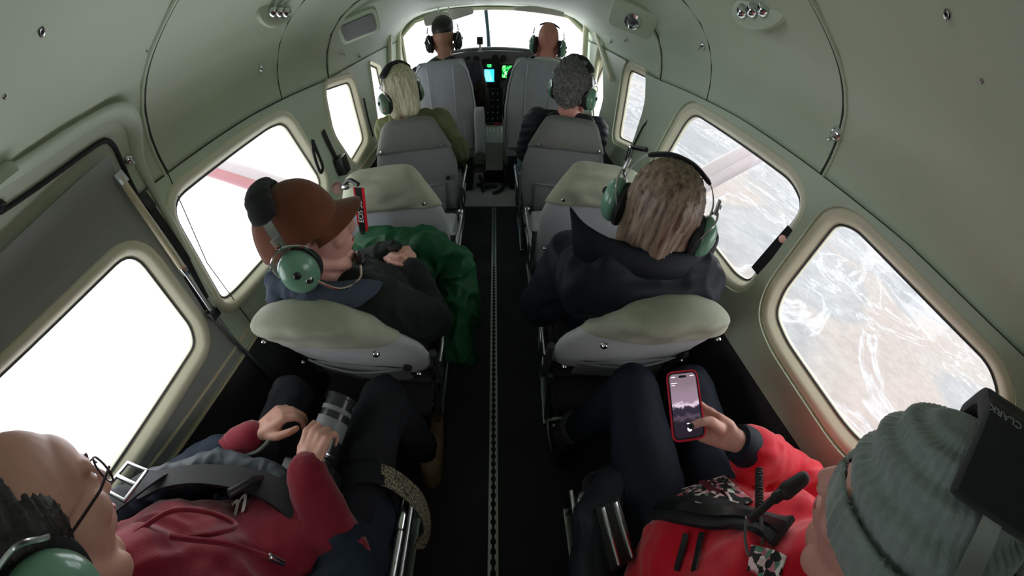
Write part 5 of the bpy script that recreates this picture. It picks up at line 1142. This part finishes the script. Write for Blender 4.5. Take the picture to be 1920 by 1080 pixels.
# stand-up collar flaring to a point on the left
cl = MB(); path = [(.165, .500, .915, .105, -.03), (.205, .475, .905, .085, -.03), (.28, .455, .895, .070, -.02), (.37, .448, .892, .068, -.01), (.45, .462, .895, .070, .02), (.505, .50, .90, .075, .04), (.53, .55, .905, .07, .05)]
vs = []; 
P_ = smoothline([V(a, b, c) for a, b, c, d, e in path], 5); hh = smoothline([V(d, e, 0) for a, b, c, d, e in path], 5)
for k, (p, h_) in enumerate(zip(P_, hh)):
    for j in range(6): t_ = j/5; vs.append(p+V(h_.y*t_*.8, -.012*math.sin(t_*PI)+.02*t_, h_.x*t_))
cl.add(vs, [(i*6+j, (i+1)*6+j, (i+1)*6+j+1, i*6+j+1) for i in range(len(P_)-1) for j in range(5)]); co_ = cl.build('collar', K['navycoat'], ct, angle=180); so = co_.modifiers.new('t', 'SOLIDIFY'); so.thickness = .010; so.offset = 0; so = co_.modifiers.new('s', 'SUBSURF'); so.levels = 1; so.render_levels = 1
MB().ell((.525, .495, .90), (.007, .004, .012)).build('toggle', M['blackplastic'], ct)
mb = MB(); legs(mb, V(.31, .64, .45), kL, aL, V(.49, .64, .45), kR, aR, 1.02); remesh(mb, 'trousers', K['blacktrousers'], .010, r, 4)
for x in (.28, .50): shoe('shoe', (x, .98, 0), (x, 1.22, 0), K['shoe'], K['sole'], r)
unroot(r)
headset('green-cupped headset on the long brown hair of the person in the navy coat', H4@Matrix.Translation((0, -.01, -.004)), cup='dc_green', loose=.002, rise=-.004, puff=False, pad_w=.016)

# ------------------------------------------------------------------ 5. blonde, second row left
H5 = head_mtx((-.515, 1.87, .975), 48, 4, 0, 1.0)
r = person('person with blonde bobbed hair in an olive coat looking out of the left windows', (-.46, 1.95, .42))
sl, sr, ch, be, pe = V(-.65, 1.93, .79), V(-.31, 1.86, .80), V(-.47, 1.94, .69), V(-.46, 1.97, .56), V(-.46, 1.96, .46)
eL, wL, eR, wR = V(-.68, 2.08, .60), V(-.56, 2.2, .56), V(-.215, 1.97, .60), V(-.235, 2.15, .50)
kL, aL, kR, aR = V(-.54, 2.34, .49), V(-.52, 2.33, .12), V(-.36, 2.34, .49), V(-.34, 2.33, .12)
body_core(H5, V(-.49, 1.87, .85), sl, sr, ch, pe, [(sl, eL, wL), (sr, eR, wR)], [(V(-.54, 1.96, .45), kL, aL), (V(-.38, 1.96, .45), kR, aR)], [dict(wrist=wL, fwd=(.3, .8, 0), back=(0, 0, 1), side=-1, curl=.5), dict(wrist=wR, fwd=(-.1, .9, -.1), back=(0, 0, 1), side=-1, curl=.5)], M['skinC'], r, .006)
face_details(H5, r, M['irisbrown'], M['brow'], M['lip'])
hair_shell(H5, [((0, -.032, .038), (.090, .098, .092)), (V(0, -.07, .02), .066, V(0, -.080, -.065), .060), (V(.055, -.04, .02), .042, V(.060, -.040, -.075), .036), (V(-.055, -.04, .02), .042, V(-.060, -.040, -.075), .036)], 'hair', hairblonde, r, .006, strands(H5, 80, .006, 9))
mb = MB(); torso(mb, sl, sr, ch, be, pe, 1.06); sleeve(mb, sl, eL, wL, 1.15, .042); sleeve(mb, sr, eR, wR, 1.2, .042); mb.cap(V(-.56, 1.86, .855), .035, V(-.36, 1.84, .85), .038)
remesh(mb, 'coat', K['olive'], .008, r, 4, wrinkle(.008, 10, 51))
mb = MB(); legs(mb, V(-.54, 1.96, .45), kL, aL, V(-.38, 1.96, .45), kR, aR, 1.02); remesh(mb, 'trousers', K['blacktrousers'], .010, r, 4)
for x in (-.52, -.34): shoe('shoe', (x, 2.28, 0), (x, 2.52, 0), K['shoe'], K['sole'], r)
unroot(r)
headset('sage green headset on the blonde hair', H5@Matrix.Translation((0, -.012, -.012)), cup='dc_green2', logo=True, loose=.008, rise=.006)

# ------------------------------------------------------------------ 6. grey curls, second row right
H6 = head_mtx((.425, 1.87, .985), -42, 4, 0, 1.0)
r = person('person with grey curly hair in a black quilted coat and pale jeans', (.42, 1.95, .42))
sl, sr, ch, be, pe = V(.245, 1.90, .79), V(.60, 1.90, .79), V(.43, 1.94, .69), V(.43, 1.98, .56), V(.42, 1.96, .46)
eL, wL, eR, wR = V(.20, 1.98, .60), V(.24, 2.16, .54), V(.66, 2.02, .60), V(.54, 2.18, .56)
kL, aL, kR, aR = V(.235, 2.33, .49), V(.23, 2.33, .12), V(.50, 2.34, .49), V(.50, 2.33, .12)
body_core(H6, V(.42, 1.87, .85), sl, sr, ch, pe, [(sl, eL, wL), (sr, eR, wR)], [(V(.34, 1.96, .45), kL, aL), (V(.50, 1.96, .45), kR, aR)], [dict(wrist=wL, fwd=(.3, .8, 0), back=(0, 0, 1), side=-1, curl=.5), dict(wrist=wR, fwd=(-.3, .9, -.1), back=(0, 0, 1), side=1, curl=.5)], M['skinC'], r, .006)
face_details(H6, r, M['irisbrown'], M['brow'], M['lip'])
def curls(amp, sc, seed):
    return lambda co: amp*(abs(noise.noise(co*sc+V(seed, 0, 0)))*1.6+.6*noise.noise(co*sc*2.4))
hair_shell(H6, [((0, -.030, .040), (.094, .104, .096)), ((0, -.075, -.015), (.074, .050, .070)), ((.06, -.03, .0), (.04, .05, .06)), ((-.06, -.03, .0), (.04, .05, .06))], 'hair', hairgrey, r, .005, curls(.013, 52, 2), sm=2)
mb = MB(); torso(mb, sl, sr, ch, be, pe, 1.10); sleeve(mb, sl, eL, wL, 1.28, .046); sleeve(mb, sr, eR, wR, 1.2, .046); mb.cap(V(.33, 1.83, .845), .035, V(.52, 1.83, .845), .04)
def quilt(co): return .006*abs(math.sin(co.z*70+co.y*30))-.004+.004*noise.noise(co*18)
remesh(mb, 'quilted_coat', K['blackcoat'], .008, r, 4, quilt)
mb = MB(); legs(mb, V(.34, 1.96, .45), kL, aL, V(.50, 1.96, .45), kR, aR, 1.05); remesh(mb, 'jeans', K['jeans'], .009, r, 4, wrinkle(.004, 9, 3))
for x in (.23, .50): shoe('shoe', (x, 2.28, 0), (x, 2.50, 0), K['shoe'], K['sole'], r)
unroot(r)
headset('grey-green headset on the grey curly hair', H6@Matrix.Translation((0, -.012, -.012)), cup='dc_green', logo=True, loose=.010, rise=.008)

# ------------------------------------------------------------------ 7. and 8. the pilots
def pilot(label, H, x0, coat, sleeve_m, hairf, sk, skew=0):
    r = person(label, (x0, 2.85, .42))
    sl, sr, ch, be, pe = V(x0-.215, 2.76, .90), V(x0+.215, 2.76, .90), V(x0, 2.80, .78), V(x0, 2.84, .64), V(x0, 2.82, .52)
    eL, wL, eR, wR = V(x0-.27, 2.90, .68), V(x0-.16, 3.06, .66), V(x0+.27, 2.88, .66), V(x0+.19, 3.04, .56)
    if skew: sl, eL, wL = V(x0-.165, 2.76, .88), V(x0-.215, 2.86, .60), V(x0-.17, 3.02, .50)
    k1, a1, k2, a2 = V(x0-.12, 3.08, .50), V(x0-.12, 3.12, .14), V(x0+.10, 3.08, .50), V(x0+.10, 3.12, .14)
    body_core(H, V(x0, 2.77, .97), sl, sr, ch, pe, [(sl, eL, wL), (sr, eR, wR)], [(V(x0-.10, 2.82, .50), k1, a1), (V(x0+.10, 2.82, .50), k2, a2)], [dict(wrist=wL, fwd=(.2, .8, 0), back=(0, 0, 1), side=-1, curl=.6), dict(wrist=wR, fwd=(-.2, .9, -.1), back=(0, 0, 1), side=1, curl=.6)], sk, r, .0065)
    face_details(H, r, M['irisbrown'], M['brow'], M['lip'])
    mb = MB(); torso(mb, sl, sr, ch, be, pe, 1.08); mb.cap(V(x0-.06, 2.72, .975), .035, V(x0+.06, 2.72, .975), .035); mb.cap(sl, .074, sl*.6+eL*.4, .064); mb.cap(sr, .074, sr*.6+eR*.4, .064)
    remesh(mb, 'jacket', coat, .008, r, 4, wrinkle(.007, 9, x0*30))
    for q, (a, b, c_) in enumerate(((sl, eL, wL), (sr, eR, wR))):
        mb = MB(); mb.cap(a*.75+b*.25, .071, b, .060, 16); mb.cap(b, .060, c_, .042, 16); remesh(mb, 'sleeve', sleeve_m, .008, r, 3, wrinkle(.007, 11, q+x0*9))
    mb = MB(); legs(mb, V(x0-.10, 2.82, .50), k1, a1, V(x0+.10, 2.82, .50), k2, a2, 1.0); remesh(mb, 'trousers', K['blacktrousers'], .010, r, 3)
    hairf(r); unroot(r); return r
H7 = head_mtx((-.362, 2.78, 1.105), 0, -2, 0, 1.0)
def h7(r): hair_shell(H7, [((0, -.018, .066), (.078, .097, .066))], 'hair', hair_mat('cropped_dark_hair', srgb(26, 24, 24), srgb(50, 46, 44), 60), r, .006, curls(.002, 90, 1))
pilot('person flying in the left cockpit seat, cropped dark hair and dark jacket', H7, -.365, K['greyshirt'], K['brownsleeve'], h7, M['skinD'])
M['dc_black'] = mat('black_cup', srgb(40, 44, 48), .35)
headset('black headset on the left pilot', H7@Matrix.Translation((0, -.010, -.006)), cup='dc_black', loose=.0, rise=-.008, puff=False, pad_w=.02)
H8 = head_mtx((.385, 2.78, 1.085), -14, 2, 0, 1.0)
def h8(r): MB().strap(smoothline([(.24, 2.74, .985), (.30, 2.685, 1.0), (.38, 2.675, 1.005), (.46, 2.70, 1.0), (.50, 2.75, .985)]), .035, .006, (0, -.6, .8)).build('white_collar', K['whitecollar'], r)
pilot('bald person in the right cockpit seat, dark shirt with a white collar', H8, .335, K['darkshirt'], K['darkshirt'], h8, M['skinC'], 1)
headset('pale green headset on the bald right-hand pilot', H8@Matrix.Translation((0, -.010, -.006)), cup='dc_green', loose=.0, rise=-.008, puff=False, pad_w=.02, boom=1)

# ------------------------------------------------------------------ belts, straps and small gear on the walls and floor
def wall_strap(name, label, cat, pts, w_, m=None, extra=None, side=1, x=None):
    r = empty(name); P = [at(px, py, 'x', (x or side*(W-.012))) for px, py in pts]; r.location = P[0]; inv = Matrix.Translation(-r.location); tag(r, label, cat)
    MB().strap(smoothline(P), w_, .004, (-side, -.15, 0)).xf(inv).build('webbing', m or M['webbing'], r)
    if extra: extra(r, inv, P)
    return r
def ring_end(r, inv, P): 
    p = P[0]*.78+P[-1]*.22; MB().lathe(p, (-1, -.2, .1), [(.008, 0), (.013, 0), (.013, .004), (.008, .004)], 16).xf(inv).build('snap_ring', M['steel'], r)
wall_strap('belt_end', 'black belt end with a metal ring between the two rear right windows', 'belt', [(1484, 430), (1450, 468), (1415, 508)], .036, extra=ring_end, side=1)
wall_strap('shoulder_belt', 'black shoulder belt beside the gas strut on the left wall', 'belt', [(276, 378), (300, 412), (345, 478), (392, 556)], .022, side=-1, extra=lambda r, i, P: MB().box(P[0], (.012, .03, .05)).xf(i).build('anchor', M['blackplastic'], r, bev=.003))
wall_strap('hanging_strap', 'short looped black strap on the left wall ahead of the large window', 'strap', [(587, 262), (589, 290), (600, 322), (605, 312), (596, 288), (588, 268)], .018, side=-1)
def retr(r, inv, P):
    MB().box(P[-1]+V(.02, 0, -.03), (.05, .07, .09)).xf(inv).build('reel', M['blackplastic'], r, bev=.006)
wall_strap('shoulder_belt', 'dark blue-black shoulder belt with a reel by the third left window', 'belt', [(606, 245), (618, 272), (632, 300)], .026, side=-1, extra=retr)
wall_strap('shoulder_belt', 'thin black belt running down the left cockpit door post', 'belt', [(682, 184), (690, 220), (700, 256)], .016, side=-1)
wall_strap('shoulder_belt', 'thin black belt running down the right cockpit door post', 'belt', [(1146, 165), (1141, 210), (1136, 270)], .018, side=1)
def hookset(r, inv, P):
    a, b, c = [at(px, py, 'x', W-.03) for px, py in ((1205, 238), (1186, 276), (1212, 281))]
    MB().tube([P[0], a, b], .005, 8).xf(inv).build('hook_rod', M['blackplastic'], r); MB().tube([b, c], .012, 8).xf(inv).build('bracket', M['blackplastic'], r)
    for dx in (0, .03): MB().tube([b+V(0, dx, -.01), b+V(0, dx, -.09)], .010, 8).xf(inv).build('hanging_key', M['steel'], r)
wall_strap('belt_holder', 'black strap and metal hooks hanging by the small right window', 'holder', [(1218, 222), (1213, 250), (1208, 282)], .018, side=1, extra=hookset)
def far_belt(r, inv, P): MB().box(P[0], (.02, .05, .03)).xf(inv).build('fitting', M['blackplastic'], r, bev=.003)
wall_strap('shoulder_belt', 'dark belt at the right frame edge behind the knit hat', 'belt', [(1935, 868), (1900, 885), (1868, 905)], .034, side=1, extra=far_belt)
# hanging red and black camera strap on the empty seat
st = empty('neck_strap', at(668, 342, 'y', .98)); tag(st, 'red and black lettered camera strap hanging on the empty left seat', 'strap'); inv = Matrix.Translation(-st.location)
A, B = at(672, 352, 'y', .955), at(681, 434, 'y', .955); d = (B-A).normalized(); wx = V(1, 0, 0); wx = (wx-d*wx.dot(d)).normalized(); nn = wx.cross(d); nn = nn if nn.y < 0 else -nn
MB().strap([A, B], .030, .003, nn).xf(inv).build('lettered_band', M['blackplastic'], st)
MB().strap([A+wx*.0165, B+wx*.0165], .010, .0034, nn).xf(inv).build('red_edge', M['red'], st); MB().strap([A-wx*.0165, B-wx*.0165+d*(-.03)], .006, .0034, nn).xf(inv).build('red_edge', M['red'], st)
MB().tube([B, B+d*.03, B+d*.10], [.014, .008, .004], 8).xf(inv).build('strap_tail', M['webbing'], st)
text_mb('EOS 5D', .030, inv@frame_mtx((A+B)/2+nn*.003-wx*.001, -d, nn), 'strap_lettering', M['white'], st)
rg = empty('camera_gear', at(650, 352, 'y', 1.0)); tag(rg, 'small silver and black camera parts on top of the empty left seat', 'camera gear'); inv = Matrix.Translation(-rg.location)
c0 = at(632, 352, 'y', .99); MB().lathe(c0, (.5, -1, .3), [(.018, 0), (.022, .006), (.022, .012), (.016, .012), (.014, .006)], 20).xf(inv).build('ring', M['steel'], rg)
MB().tube(smoothline([at(640, 352, 'y', .99), at(655, 338, 'y', .99), at(672, 346, 'y', .97)]), .008, 10).xf(inv).build('strap_loop', M['blackplastic'], rg); MB().ell(at(648, 350, 'y', .99), (.02, .012, .012)).xf(inv).build('clip', M['alu'], rg)
# dark lever fittings on the bare floor panel
for lab, pts in (('black tie-down fitting on the bare floor panel, left of the aisle', [(900, 330), (908, 345), (915, 352), (925, 345)]), ('curved black strap on the bare floor panel, right of the aisle', [(952, 320), (946, 342), (940, 355), (925, 362)])):
    f_ = empty('floor_fitting' if 'fitting' in lab else 'floor_strap'); P = [at(px, py, 'z', .03) for px, py in pts]; f_.location = (P[0].x, P[0].y, .01); tag(f_, lab, 'fitting' if 'fitting' in lab else 'strap'); inv = Matrix.Translation(-f_.location)
    MB().tube(smoothline(P), .016, 8, flat=.012).xf(inv).build('strap_body', M['blackplastic'], f_)
    if 'fitting' in lab:
        for px, py in ((896, 346), (930, 349), (905, 358)): MB().cap(at(px, py, 'z', .03), .014, at(908, 347, 'z', .04), .018).xf(inv).build('foot', M['blackplastic'], f_)
